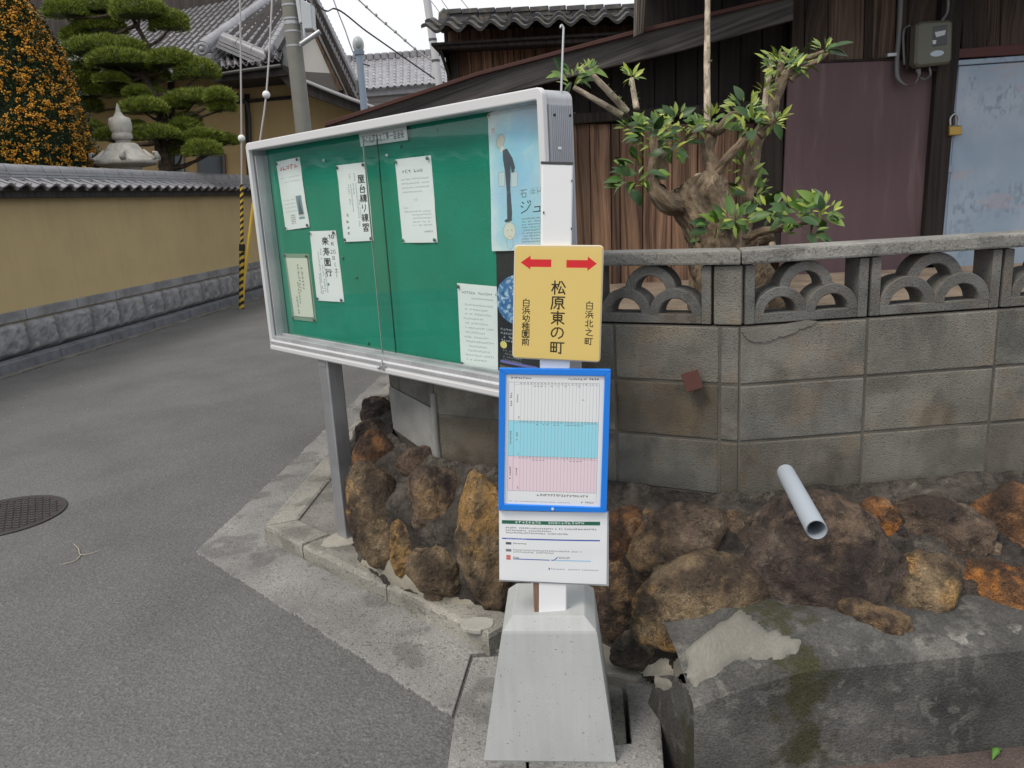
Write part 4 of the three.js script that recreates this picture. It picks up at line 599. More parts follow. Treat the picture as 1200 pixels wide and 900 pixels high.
  part(rod, 'rod', pipe(U(655, 182, z0), U(660.5, 32, z0 - 0.02), 0.0032, 10), M.steel); part(rod, 'wing_nut', box(0.012, 0.008, 0.012, 0.002).applyMatrix4(FN.m()).translate(0, 0, 0).applyMatrix4(new THREE.Matrix4().makeTranslation(...U(655, 174, z0 - 0.005).sub(FN.at(0, 0, 0)).toArray())), M.white); part(rod, 'hook', tube([U(660.5, 33, z0 - 0.02), U(658, 29, z0 - 0.02), U(656.5, 33, z0 - 0.02)], 0.003, 8, 3), M.steel);
}
{
  const OFF = -0.0815, px = (list) => list.map(([x, y]) => FN.uv(x, y, OFF));
  const pins = (o, q, spots, color) => { for (const [a, b] of spots) { const u = lerp(lerp(q[0][0], q[1][0], a), lerp(q[3][0], q[2][0], a), b), y = lerp(lerp(q[0][1], q[1][1], a), lerp(q[3][1], q[2][1], a), b); part(o, 'pin', new THREE.SphereGeometry(0.0065, 10, 8).scale(1, 1, 0.7).translate(u, y, OFF + 0.0085).applyMatrix4(FN.m()), color); } };
  const poster = (name, label, q, t, bulge, seed, spots, pinColor, off = OFF, category = 'notice') => { const o = thing(name, label, category); part(o, 'sheet', sheet(FN, q, off, 0.0006, bulge, seed), printed(t, 0.7)); if (spots) pins(o, q, spots, pinColor); return o; };
  const four = [[0.05, 0.03], [0.94, 0.03], [0.95, 0.97], [0.06, 0.97]], dk = plain(0.08, 0.09, 0.1, 0.4), gr = plain(0.03, 0.2, 0.12, 0.4);
  poster('notice_sheet', 'white notice with red heading and a small tower picture, upper left of the board', px([[324, 190], [351, 184], [363.5, 266], [335, 270]]), print(300, 620, (x, w, h) => {
    marks(x, 40, 50, 220, 42, '#c9625c', 41, false, 5); marks(x, 40, 150, 230, 13, '#8a9094', 42); marks(x, 40, 190, 220, 13, '#8a9094', 43); marks(x, 110, 400, 0, 1, '#000', 1);
    x.fillStyle = '#7d97a5'; x.fillRect(198, 330, 66, 210); x.fillStyle = '#5a6468'; x.beginPath(); x.moveTo(231, 336); x.lineTo(206, 500); x.lineTo(256, 500); x.fill(); x.fillStyle = '#cfd4d2'; x.fillRect(198, 500, 66, 22);
    for (let i = 0; i < 4; i++) marks(x, 30, 350 + i * 34, 150, 12, '#90969a', 50 + i); for (let i = 0; i < 5; i++) marks(x, 96, 490 + i * 18, 50, 13, '#555', 60 + i, false, 2);
  }), 0.009, 1, four, dk);
  poster('notice_sheet', 'white hand-brushed sheet with a tall black column of characters beside the pane joint', px([[395, 194], [429, 190], [438.5, 282], [404, 283.5]]), print(360, 740, (x, w, h) => {
    column(x, '屋台練り練習', 288, 110, 78, 14, 9, '#1c1d20'); for (const [cx, y, l, s] of [[208, 90, 60, 1], [150, 90, 50, 2], [212, 180, 400, 3], [180, 180, 110, 4], [150, 190, 260, 5], [120, 190, 190, 6], [236, 340, 190, 7]]) marks(x, cx, y, l, 17, '#666b70', 70 + s, true, 1.8);
    for (let i = 0; i < 4; i++) marks(x, 62, 470 + i * 58, 34, 32, '#26282b', 80 + i, true, 4);
  }), 0.007, 2, four, dk);
  poster('notice_sheet', 'white typed circular with green pins, alone right of the pane joint', px([[463, 187], [505, 182], [513.5, 284], [472, 284.5]]), print(420, 720, (x, w, h) => {
    marks(x, 90, 96, 220, 30, '#4b5054', 91, false, 3); for (let i = 0; i < 4; i++) marks(x, 60, 170 + i * 36, 310 - (i === 3 ? 90 : 0), 15, '#80868b', 92 + i, false, 1.5); marks(x, 196, 345, 24, 20, '#666', 97);
    marks(x, 66, 412, 40, 14, '#777', 98); marks(x, 66, 446, 300, 14, '#80868b', 99, false, 1.5); for (let i = 0; i < 4; i++) marks(x, 160, 474 + i * 30, 210, 14, '#858b90', 100 + i, false, 1.5); marks(x, 290, 618, 80, 16, '#555', 106, false, 2);
  }), 0.007, 3, four, gr);
  poster('notice_sheet', 'white brushed sheet for an outing, between the pale laminated sheet and the pane joint', px([[363, 271], [394, 270], [403.5, 354], [372, 352]]), print(330, 690, (x, w, h) => {
    column(x, '楽寿園行', 196, 60, 76, 26, 9, '#2a2b30'); x.font = 'bold 58px sans-serif'; x.fillStyle = '#2a2b30'; x.fillText('10', 238, 78); glyph(x, '月', 270, 128, 36, 4, '#2a2b30'); x.font = '54px sans-serif'; x.fillText('20', 238, 222); glyph(x, '日', 270, 262, 34, 4, '#2a2b30'); glyph(x, '土', 284, 380, 44, 4, '#2a2b30'); x.font = '48px sans-serif'; x.fillText('(', 272, 338); x.fillText(')', 272, 440);
    for (const [cx, y, l, s] of [[120, 170, 110, 1], [86, 200, 420, 2], [120, 330, 260, 3], [148, 340, 250, 4], [66, 420, 200, 5]]) marks(x, cx, y, l, 20, '#6d7178', 110 + s, true, 2.2);
  }), 0.007, 4, four, dk);
  const lam = thing('laminated_notice', 'cream notice in a clear plastic sleeve, lowest left on the green felt', 'notice'), qo = px([[333, 297], [362, 297.5], [371.5, 377.5], [343, 374]]), qi = px([[336.5, 302], [361, 302.5], [369, 372], [346, 370]]);
  part(lam, 'sleeve', sheet(FN, qo, OFF, 0.0006, 0.003, 5), plain(0.25, 0.36, 0.28, 0.2)); pins(lam, qo, four, dk);
  part(lam, 'sheet', sheet(FN, qi, OFF + 0.0042, 0.0006, 0.002, 5), printed(print(330, 620, (x) => { for (const [cx, y, l, s] of [[216, 60, 260, 1], [160, 60, 300, 2], [128, 250, 230, 3], [84, 400, 190, 4]]) marks(x, cx, y, l, 30, '#3b3d3a', 120 + s, true, 3.2); }, '#d9dbce'), 0.6));
  poster('event_poster', 'large pale blue poster of a stooping man in a dark suit and his mirrored figure', px([[573.5, 133], [637, 113], [637, 292.5], [579, 294]]), print(512, 1200, (x, W, H) => {
    const r = rng(8); for (let i = 0; i < 420; i++) { const cx = r() * W, cy = 120 + r() * (H - 200), s = 30 + r() * 90, k = Math.exp(-Math.pow((cx - 300) / 240, 2)); x.fillStyle = `rgba(${120 + 60 * r()},${185 + 40 * r()},${220 + 25 * r()},${0.09 * k})`; x.beginPath(); x.ellipse(cx, cy, s, s * 1.5, r() * 3, 0, 7); x.fill(); }
    x.fillStyle = '#cfc6bd'; x.strokeStyle = '#77736f'; x.lineWidth = 3; x.beginPath(); x.ellipse(128, 262, 44, 58, 0.25, 0, 7); x.fill(); x.stroke(); x.fillStyle = '#dedad6'; x.beginPath(); x.ellipse(140, 330, 20, 26, 0.4, 0, 7); x.fill();
    x.fillStyle = '#4e5560'; x.beginPath(); [[150, 342], [196, 334], [246, 420], [268, 500], [250, 560], [232, 540], [226, 480], [222, 560], [218, 650], [232, 870], [226, 930], [178, 930], [180, 700], [166, 520], [150, 420]].forEach(([a, b]) => x.lineTo(a, b)); x.fill(); x.beginPath(); x.ellipse(190, 936, 40, 16, -0.15, 0, 7); x.fill();
    x.fillStyle = 'rgba(205,214,218,.9)'; x.strokeStyle = '#8a9094'; for (const [a, b] of [[98, 520], [226, 540]]) { x.beginPath(); x.rect(a, b, 62, 120); x.fill(); x.stroke(); }
    x.fillStyle = 'rgba(228,222,204,.9)'; x.beginPath(); x.ellipse(200, 1030, 62, 74, 0, 0, 7); x.fill(); x.strokeStyle = '#9a9484'; x.stroke(); x.beginPath(); x.ellipse(200, 1130, 34, 60, 0, 0, 7); x.stroke(); x.fillStyle = '#8b8578'; for (const a of [178, 222]) { x.beginPath(); x.arc(a, 1024, 5, 0, 7); x.fill(); }
    x.strokeStyle = 'rgba(170,185,192,.8)'; x.lineWidth = 2; x.beginPath(); x.moveTo(0, 700); x.lineTo(W, 690); x.stroke();
    x.fillStyle = '#c0453c'; x.font = 'bold 40px sans-serif'; marks(x, 30, 140, 42, 40, '#c0453c', 131, true, 6);
    column(x, '石', 350, 690, 70, 4, 5, '#555'); marks(x, 405, 690, 90, 60, '#777', 132, false, 3); glyph(x, 'ジ', 370, 840, 110, 8, '#26323a'); glyph(x, 'ュ', 480, 850, 90, 8, '#26323a'); for (let i = 0; i < 9; i++) marks(x, 330, 930 + i * 24, 170, 13, '#5b6469', 140 + i, false, 1.8); x.strokeStyle = '#333'; x.lineWidth = 4; x.beginPath(); x.arc(360, 1168, 12, 0, 7); x.stroke(); marks(x, 384, 1158, 110, 16, '#555', 151, false, 2);
  }, '#e3ebee'), 0.012, 6, [[0.02, 0.02], [0.97, 0.03]], plain(0.5, 0.42, 0.3, 0.5), OFF + 0.004, 'poster');
  poster('notice_sheet', 'white typed letter low on the board, half behind the yellow sign', px([[536.5, 331.5], [583, 335.5], [584.5, 434], [541, 429]]), print(520, 820, (x) => {
    marks(x, 60, 70, 450, 28, '#55595d', 161, false, 2.6); marks(x, 190, 128, 300, 17, '#777', 162, false, 1.8); for (let i = 0; i < 13; i++) marks(x, 80 + (i % 4 === 3 ? -10 : 10), 190 + i * 45, 400 - (i * 97) % 150, 20, '#777c80', 163 + i, false, 1.8);
  }, '#e6eceb'), 0.004, 7, [[0.05, 0.04], [0.06, 0.96]], dk, OFF + 0.002);
  poster('event_poster', 'dark poster with a blue earth globe behind the yellow bus sign', px([[582, 292], [634, 291], [634, 444], [584.5, 433]]), print(480, 1300, (x, W, H) => {
    const r = rng(12); x.fillStyle = '#20262a'; x.fillRect(0, 0, W, 300); for (let i = 0; i < 60; i++) { x.fillStyle = `rgba(150,165,170,${0.1 + 0.2 * r()})`; x.fillRect(r() * W, r() * 250, 3, 60 * r()); }
    x.save(); x.beginPath(); x.arc(250, 520, 260, 0, 7); x.clip(); x.fillStyle = '#3f73ad'; x.fillRect(0, 200, W, 700); for (let i = 0; i < 500; i++) { x.fillStyle = ['rgba(225,235,242,.5)', 'rgba(60,110,165,.5)', 'rgba(40,85,140,.5)', 'rgba(120,160,190,.4)'][Math.floor(r() * 4)]; x.beginPath(); x.ellipse(r() * W, 240 + r() * 560, 6 + r() * 40, 4 + r() * 16, r() * 3, 0, 7); x.fill(); } x.restore();
    for (let i = 0; i < 4; i++) marks(x, 40, 830 + i * 40, 400, 26, '#b8bfc6', 181 + i, false, 3); x.fillStyle = '#dccf7c'; x.beginPath(); x.arc(70, 1010, 40, 0, 7); x.fill(); for (let i = 0; i < 4; i++) marks(x, 60, 1060 + i * 34, 200, 22, '#888f96', 190 + i, false, 2.4); x.fillStyle = '#dfe2e4'; x.fillRect(220, 1040, 60, 50);
    x.fillStyle = '#6f6cae'; x.fillRect(30, 1180, 420, 30); marks(x, 20, 1240, 440, 34, '#b79c62', 199, false, 4);
  }, '#1b1d24'), 0.004, 8, null, null, OFF + 0.001, 'poster');
  poster('board_title', 'long white strip with the black name of the residents association under the top rail', [[420, 153.5], [476, 144], [478, 164], [423, 172]].map(([x, y]) => FN.uv(x, y, -0.07)), print(1000, 300, (x) => { x.fillStyle = '#b9c6c2'; x.fillRect(0, 0, 1000, 60); x.save(); x.scale(1, 2.1); across(x, '浜の松原東之丁第一自治会', 56, 86, 66, 8, 9, '#1d2625'); x.restore(); marks(x, 940, 130, 20, 16, '#555', 201); marks(x, 920, 230, 50, 22, '#777', 202); }, '#d3dcda'), 0.001, 9, null, null, -0.07, 'title strip');
}

// ================================================================ roof tiles
function tileShape(w, l, amp, t = 0.018) {               // one wavy roof tile: x across, z down the slope, y out
  const N = 10, pos = [], idx = [], prof = Array.from({ length: N + 1 }, (_, i) => { const a = i / N; return [(a - 0.5) * w, amp * (0.5 + 0.5 * Math.sin(a * Math.PI * 2 + 0.6)) + (a > 0.9 ? -amp * 0.1 : 0)]; });
  for (const [z, lift] of [[0, 0], [l, t * 1.3]]) { for (const [x, y] of prof) pos.push(x, y + lift + t, z); for (const [x, y] of prof) pos.push(x, y + lift, z); }
  const S = N + 1;
  for (let i = 0; i < N; i++) { idx.push(i, i + 2 * S, i + 1, i + 1, i + 2 * S, i + 1 + 2 * S); idx.push(2 * S + i, 3 * S + i, 2 * S + i + 1, 2 * S + i + 1, 3 * S + i, 3 * S + i + 1); idx.push(S + i, S + i + 1, 3 * S + i, 3 * S + i, S + i + 1, 3 * S + i + 1); }
  const g = new THREE.BufferGeometry(); g.setAttribute('position', new THREE.Float32BufferAttribute(pos, 3)); g.setIndex(idx);
  const n = g.toNonIndexed(); n.computeVertexNormals(); return uvm(n);
}
function tiledQuad(parent, q, cols, rows, m, amp = 0.05, name = 'roof_tiles') {   // q: ridge left, ridge right, eave right, eave left
  const P = (a, b) => q[0].clone().lerp(q[1], a).lerp(q[3].clone().lerp(q[2], a), b), mats = [], colors = [], r = rng(cols * 31 + rows);
  const across0 = q[3].distanceTo(q[2]) / cols, down = q[0].distanceTo(q[3]) / rows, g = tileShape(across0 * 1.04, down * 1.16, amp);
  for (let j = 0; j < rows; j++) for (let i = 0; i < cols; i++) {
    const a = (i + 0.5) / cols, p = P(a, j / rows), d = P(a, (j + 1) / rows).sub(p), x = P((i + 1) / cols, (j + 0.5) / rows).sub(P(i / cols, (j + 0.5) / rows)), w = x.length(); d.normalize(); x.normalize();
    const n = d.clone().cross(x); if (n.y < 0) n.negate(); n.normalize(); const z = x.clone().cross(n).normalize(); if (z.dot(d) < 0) { x.negate(); z.negate(); }
    mats.push(new THREE.Matrix4().makeBasis(x.multiplyScalar(w / across0), n, d).setPosition(p)); const k = 0.8 + 0.4 * r(); colors.push(new THREE.Color(k, k, k));
  }
  return instanced(parent, name, g, m, mats, colors);
}
const plate = (q, t) => { const n = q[1].clone().sub(q[0]).cross(q[3].clone().sub(q[0])).normalize().multiplyScalar(t), lo = q.map((p) => p.clone().sub(n)); return hull([...q, ...lo], [[0, 1, 2, 3], [7, 6, 5, 4], [0, 4, 5, 1], [1, 5, 6, 2], [2, 6, 7, 3], [3, 7, 4, 0]]); };

// ================================================================ ochre garden wall along the street
const FL0 = new Frame(G(0, 443), 6.9), FL = new Frame(FL0.at(0, 0, -0.2), 6.9);
{
  const w = thing('garden_wall', 'long ochre plastered garden wall with a tiled top and rough granite foot', 'garden wall');
  const s0 = -6, s1 = 15, plasterY = [0.62, 1.84];
  part(w, 'plaster', fbox(FL, s0, s1, 0.3, 1.9, -0.24, -0.02, 0.005), M.plaster);
  const rs = rng(41), cop = [s0]; while (cop.at(-1) < s1) cop.push(cop.at(-1) + rr(0.8, 1.05, rs));
  for (let i = 0; i < cop.length - 1; i++) { const g = fbox(FL, cop[i] + 0.003, cop[i + 1] - 0.003, 0.5, 0.615, -0.1, 0.012, 0.01); part(w, 'coping_stone', g, M.granite); }
  // rough faced granite blocks: each face swells and is pitted
  const blocks = [s0]; while (blocks.at(-1) < s1) blocks.push(blocks.at(-1) + rr(0.42, 0.78, rs));
  for (let i = 0; i < blocks.length - 1; i++) {
    const a = blocks[i] + 0.008, b = blocks[i + 1] - 0.008, y0 = 0.13, y1 = 0.488, g = new THREE.BoxGeometry(b - a, y1 - y0, 0.12, 26, 16, 1), p = g.attributes.position;
    for (let k = 0; k < p.count; k++) if (p.getZ(k) > 0) { const x = p.getX(k), y = p.getY(k), e = Math.min(1, Math.min((b - a) / 2 - Math.abs(x), (y1 - y0) / 2 - Math.abs(y)) / 0.05); p.setZ(k, p.getZ(k) - 0.05 + e * 0.022 + e * (0.05 * f3(x * 12 + i * 5, y * 12, i, 3, 6) + 0.028 * f3(x * 45 + i * 5, y * 45, i, 2, 7))); }
    g.computeVertexNormals(); part(w, 'granite_block', uvm(g).translate((a + b) / 2, (y0 + y1) / 2, -0.03).applyMatrix4(FL.m()), M.granite);
  }
  part(w, 'wall_core', fbox(FL, s0, s1, 0, 0.5, -0.22, -0.045, 0), M.graniteSmooth);
  // tiled top
  part(w, 'eave_board', fbox(FL, s0, s1, 1.83, 1.9, -0.35, 0.1, 0.004), tint(M.greywood, 0.5, 0.5, 0.5));
  part(w, 'roof_bed', hull([s0, s1].flatMap((u) => [[-0.3, 1.901], [0.12, 1.901], [-0.02, 2.03], [-0.12, 2.03]].map(([o, y]) => FL.at(u, y, o))), [[0, 1, 2, 3], [7, 6, 5, 4], [0, 4, 5, 1], [1, 5, 6, 2], [2, 6, 7, 3], [3, 7, 4, 0]]), M.mortarDark);
  const tg = tileShape(0.255, 0.3, 0.05, 0.02), pitch = 0.245, n = Math.floor((s1 - s0) / pitch);
  for (let i = 0; i < n; i++) {
    const u = s0 + (i + 0.5) * pitch, top = FL.at(u, 2.03, -0.06), bot = FL.at(u, 1.915, 0.17), d = bot.clone().sub(top).normalize(), x = FL.d.clone(), nn = d.clone().cross(x).normalize();
    const t = part(w, 'roof_tile', tg, M.tile); t.applyMatrix4(new THREE.Matrix4().makeBasis(x, nn, d).setPosition(top));
  }
  const flat = [-0.16, 0.08]; for (let k = 0; k < 3; k++) { let u = s0; while (u < s1 - 0.05) { const e = Math.min(s1, u + 0.3); part(w, 'ridge_tile', fbox(FL, u + 0.002, e - 0.002, 2.02 + k * 0.032, 2.048 + k * 0.032, flat[0] + k * 0.014, flat[1] - k * 0.014, 0.005), M.tile); u = e; } }
  { let u = s0; while (u < s1 - 0.05) { const e = Math.min(s1, u + 0.3), g = new THREE.CylinderGeometry(0.075, 0.072, e - u - 0.004, 14, 1, false, 0, Math.PI).rotateX(Math.PI / 2).rotateZ(-Math.PI / 2 + Math.PI).rotateY(0); const cap = new THREE.CylinderGeometry(0.078, 0.072, e - u - 0.003, 16).rotateZ(Math.PI / 2).translate((u + e) / 2, 2.13, -0.04); part(w, 'ridge_cap', uvm(cap.applyMatrix4(FL.m())), M.tile); g.dispose(); u = e; } }
  for (let i = 0; i < n; i += 1) { const u = s0 + (i + 0.5) * pitch; if (u > 12) break; part(w, 'eave_end', new THREE.CylinderGeometry(0.04, 0.04, 0.014, 14).rotateX(Math.PI / 2).translate(u + 0.085, 1.945, 0.165).applyMatrix4(FL.m()), M.tile); }
  const kb = structure('kerb', fbox(FL, s0, s1, -0.05, 0.02, -0.02, 0.3, 0.004), M.roughDark), ks = [s0]; while (ks.at(-1) < s1) ks.push(ks.at(-1) + 1.0);
  for (let i = 0; i < ks.length - 1; i++) part(kb, 'kerb_stone', fbox(FL, ks[i] + 0.004, ks[i + 1] - 0.004, -0.02, 0.125, 0.03, 0.2, 0.012), M.graniteSmooth);
  const gm = [], r = rng(91), cols = []; for (let i = 0; i < 420; i++) { const u = rr(-1, 9, r), o = 0.215 + Math.abs(rr(-0.08, 0.12, r)) + (r() < 0.1 ? rr(0, 0.5, r) : 0), p = FL.at(u, 0.026, o), s = rr(0.006, 0.022, r); gm.push(new THREE.Matrix4().compose(p, new THREE.Quaternion().setFromEuler(new THREE.Euler(rr(-0.4, 0.4, r), rr(0, 6, r), rr(-0.4, 0.4, r))), V3(s, s * 0.25, s * 0.6))); const c = new THREE.Color(); const k = r(); c.setRGB(...(k < 0.5 ? [0.16, 0.1, 0.05] : k < 0.8 ? [0.24, 0.17, 0.08] : [0.4, 0.36, 0.3])); cols.push(c); }
  instanced(scene, 'leaf_litter', new THREE.IcosahedronGeometry(1, 0), plain(1, 1, 1, 0.9), gm, cols); things.push(scene.children.at(-1)); note(scene.children.at(-1), 'dry brown leaf litter along the foot of the ochre wall', 'leaf litter');
}
{ const P = [[86, 637], [92, 643], [95, 650], [104, 649], [117, 645]].map(([x, y], i) => G(x, y, 0.006)), Pb = [[95, 650], [88, 657], [78, 660], [70, 662]].map(([x, y]) => G(x, y, 0.006)), o = thing('dry_twig', 'thin pale dry twig lying on the asphalt below the manhole cover', 'twig'), m = plain(0.4, 0.36, 0.28, 0.9); part(o, 'stem', tube(P, [0.0015, 0.0022, 0.0022, 0.002, 0.001], 6, 4), m); part(o, 'stem', tube(Pb, [0.0022, 0.002, 0.0018, 0.001], 6, 4), m); }
{ const r = rng(17), ms = [], cs = []; for (let i = 0; i < 320; i++) { const x = rr(-4, -0.2, r), z = rr(-6.5, -1.9, r); if (x > -1.5 && z < -3.4 || x > -1.6 + (z + 3.5) * -0.0 && z < -2.1 - (x + 0.24) * -1.035) continue; const s = rr(0.0015, 0.0045, r); ms.push(new THREE.Matrix4().compose(V3(x, s * 0.4, z), new THREE.Quaternion().setFromEuler(new THREE.Euler(r() * 3, r() * 3, 0)), V3(s, s * 0.7, s * rr(0.7, 1.6, r)))); const k = rr(0.18, 0.5, r), c = new THREE.Color(); c.setRGB(k, k * 0.95, k * 0.85); cs.push(c); } instanced(scene, 'grit', new THREE.IcosahedronGeometry(1, 0), plain(1, 1, 1, 0.9), ms, cs); things.push(scene.children.at(-1)); note(scene.children.at(-1), 'pale grit scattered over the grey asphalt', 'grit'); }
// manhole cover in the road
{
  const p = V3(-2.81, 0, -4.1), m = thing('manhole_cover', 'round dark iron manhole cover set in the asphalt', 'manhole cover'), iron = plain(0.05, 0.048, 0.046, 0.6, { metalness: 0.4 });
  part(m, 'rim', new THREE.TorusGeometry(0.3, 0.01, 8, 64).rotateX(Math.PI / 2).scale(1, 0.6, 1).translate(p.x, 0.004, p.z), iron); part(m, 'plate', new THREE.CylinderGeometry(0.296, 0.296, 0.008, 64).translate(p.x, 0.003, p.z), tint(M.dirt, 0.5, 0.55, 0.6));
  const st = []; for (let i = -7; i <= 7; i++) for (let j = -7; j <= 7; j++) { const x = i * 0.04 + (j % 2) * 0.02, z = j * 0.036; if (Math.hypot(x, z) < 0.265) st.push(box(0.026, 0.006, 0.016, 0.002).translate(p.x + x, 0.009, p.z + z)); }
  stuff(part(m, 'stud_pattern', merge(st), iron));
}
{ const p = G(1163, 890, 0.0), g = tube([p.clone(), p.clone().add(V3(0.02, 0.008, -0.02)), p.clone().add(V3(0.045, 0.004, -0.035))], [0.001, 0.011, 0.001], 8, 5).scale(1, 1, 1); single('fallen_leaf', g, plain(0.08, 0.2, 0.03, 0.6), 'small green leaf lying on the brown ground at the ledge', 'leaf'); }

// ================================================================ dark wooden shed behind the block wall
const SZ = U(1010, 180, 4.6), FH = new Frame(SZ, 88);
{
  const s = thing('wooden_shed', 'old dark timber shed with plank walls, purple panel and slanting barge board', 'shed');
  const h = (px, py, o = 0) => FH.uv(px, py, o), q = (name, pts, o0, o1, m, label, bev = 0.003, par = s) => { const g = fquad(FH, pts, o0, o1, bev); shiftUV(g, rr(0, 3), rr(0, 3)); return part(par, name, g, m, label); };
  const lowY = 0.0;
  const under = [[530, 113], [560, 103], [742, 52], [800, 40], [930, 8]].map(([x, y]) => FH.uv(x, y, -0.16)), roofY = (u) => { for (let i = 0; i < under.length - 1; i++) if (u <= under[i + 1][0]) return lerp(under[i][1], under[i + 1][1], (u - under[i][0]) / (under[i + 1][0] - under[i][0])); return 3.4; };
  part(s, 'wall_core', fpoly(FH, [[under[0][0], 0], ...under, [under[4][0], 3.4], [5.2, 3.4], [5.2, 0]], -0.4, -0.16), tint(M.darkwood, 0.6, 0.6, 0.6));
  part(s, 'side_wall', fpoly(FH, [[under[0][0], 0], ...under, [under[4][0], 0]], -3.5, -3.4), tint(M.darkwood, 0.6, 0.6, 0.6));
  // brown planks behind the tree
  const xsTop = [676, 691, 716, 726, 754, 788, 819, 850, 866, 884, 892, 902, 922]; const shades = [0.45, 1, 0.35, 0.75, 1, 0.95, 1, 0.85, 0.5, 0.9, 0.35, 0.5];
  for (let i = 0; i < 12; i++) { const a = h(xsTop[i] + 0.4, 145, -0.1), b = h(xsTop[i + 1] - 0.5, 145, -0.1); const k = shades[i]; const g = fpoly(FH, [[a[0], a[1]], [b[0], b[1]], [b[0] - 0.03, lowY], [a[0] - 0.03, lowY]], -0.13 - (i % 2) * 0.012, -0.1 - (i % 2) * 0.012, 0.003); shiftUV(g, rr(0, 3), rr(0, 3)); part(s, 'plank', g, tint(M.plank, k, k * 0.97, k * 0.94)); }
  for (let i = 0; i < 4; i++) { const u1 = h(676, 145, -0.1)[0] - i * 0.14, g = fbox(FH, u1 - 0.138, u1 - 0.002, 0, Math.min(2.0, roofY(u1 - 0.138) - 0.02), -0.135, -0.105, 0.003); shiftUV(g, rr(0, 3), rr(0, 3)); part(s, 'plank', g, tint(M.plank, 0.6, 0.58, 0.55)); }
  // dark boards above them and the horizontal rail
  for (let i = 0; i < 14; i++) { const u = h(640, 100, -0.12)[0] + i * 0.125; if (u > under[4][0]) break; const g = fpoly(FH, [[u + 0.002, 1.85], [u + 0.123, 1.85], [u + 0.123, roofY(u + 0.123) - 0.01], [u + 0.002, roofY(u) - 0.01]], -0.155, -0.125 - (i % 2) * 0.006, 0.003); shiftUV(g, rr(0, 3), rr(0, 3)); part(s, 'plank', g, tint(M.darkwood, 0.5, 0.48, 0.46)); }
  q('rail', [[660, 134], [912, 116], [912, 127], [660, 146]], -0.12, -0.05, tint(M.darkwood, 0.8, 0.75, 0.7));
  q('corner_post', [[892, 60], [921, 60], [914, 300], [884, 300]], -0.12, -0.012, tint(M.darkwood, 0.85, 0.8, 0.75));
  q('corner_post', [[1104, -30], [1131, -30], [1090, 300], [1083, 300]].map(([x, y], i) => [[1107, -30], [1133, -30], [1103, 300], [1081, 300]][i]), -0.1, 0.035, tint(M.darkwood, 0.9, 0.85, 0.82));
  // boards above the panel
  const bx2 = [930, 945, 973, 1015, 1025, 1052, 1066, 1104]; [0.25, 0.5, 1.1, 0.35, 0.95, 0.4, 0.6].forEach((k, i) => { q('plank', [[bx2[i] + 0.4, -60], [bx2[i + 1] - 0.4, -60], [bx2[i + 1] - 3.4, 71], [bx2[i] - 2.6, 71]], -0.06, -0.02 - (i % 2) * 0.01, tint(M.brownwood, k, k, k)); });
  const bx3 = [1131, 1160, 1176, 1215, 1260]; [0.4, 0.75, 0.5, 0.5].forEach((k, i) => q('plank', [[bx3[i] + 0.4, -60], [bx3[i + 1] - 0.4, -60], [bx3[i + 1] - 4, 57], [bx3[i] - 4, 57]], -0.06, -0.02 - (i % 2) * 0.01, tint(M.brownwood, k, k, k)));
  const low = (pts) => pts;
  q('purple_panel', [[924.5, 73], [1098, 69], [1080, 330], [913, 335]], -0.03, -0.008, M.purple, 'faded purple painted plywood panel');
  q('panel_batten', [[920, 72], [1056, 67], [1056, 70], [920, 75]], -0.02, 0.004, M.darkwood);
  q('lintel', [[1124, 57], [1230, 49], [1230, 62], [1123, 68]], -0.02, 0.03, plain(0.085, 0.032, 0.028, 0.8), 'dull red painted lintel');
  const bottom = 0.15, dl = h(1117, 71), dr = [dl[0] + 1.1, dl[1] + 0.0];
  const fr = q('door_frame', [[1116.5, 71], [1240, 62], [1240, 68.5], [1123, 76.5]], -0.01, 0.022, tint(M.blue, 0.8, 0.85, 0.9));
  const leftRail = [[1116.5, 71.5], [1123.5, 76.5], [1103.5, 330], [1097, 330]]; q('door_frame', leftRail, -0.01, 0.024, tint(M.blue, 0.85, 0.9, 0.95));
  const door = q('door', [[1124, 77.5], [1262, 68], [1250, 400], [1097, 400]], -0.02, 0.008, M.blue, 'pale blue weathered sheet metal door');
  { const [u, y] = h(1109, 198); part(door, 'hinge', fbox(FH, u - 0.012, u + 0.02, y - 0.02, y + 0.02, 0.024, 0.03, 0.002), tint(M.blue, 0.7, 0.75, 0.8)); }
  // barge board of the lean-to roof with its rusty sheet edge
  const bb = q('barge_board', [[395, 143], [560, 89], [742, 41], [800, 26], [930, -4], [930, 23], [800, 59], [700, 82], [560, 118], [395, 176]], 0.16, 0.2, tint(M.greywood, 1.0, 0.97, 0.95), 'grey weathered barge board', 0.004); { const u = bb.geometry.attributes.uv; for (let i = 0; i < u.count; i++) { const x = u.getX(i), y = u.getY(i); u.setXY(i, y - 0.29 * x, x + 0.29 * y); } }
  q('roof_sheet', [[380, 143.5], [560, 84], [742, 35.5], [930, -9], [930, -4.5], [742, 40.5], [560, 88.5], [380, 148.5]], -3.5, 0.235, plain(0.07, 0.03, 0.024, 0.9), 'rusty sheet metal roof edge', 0.002);
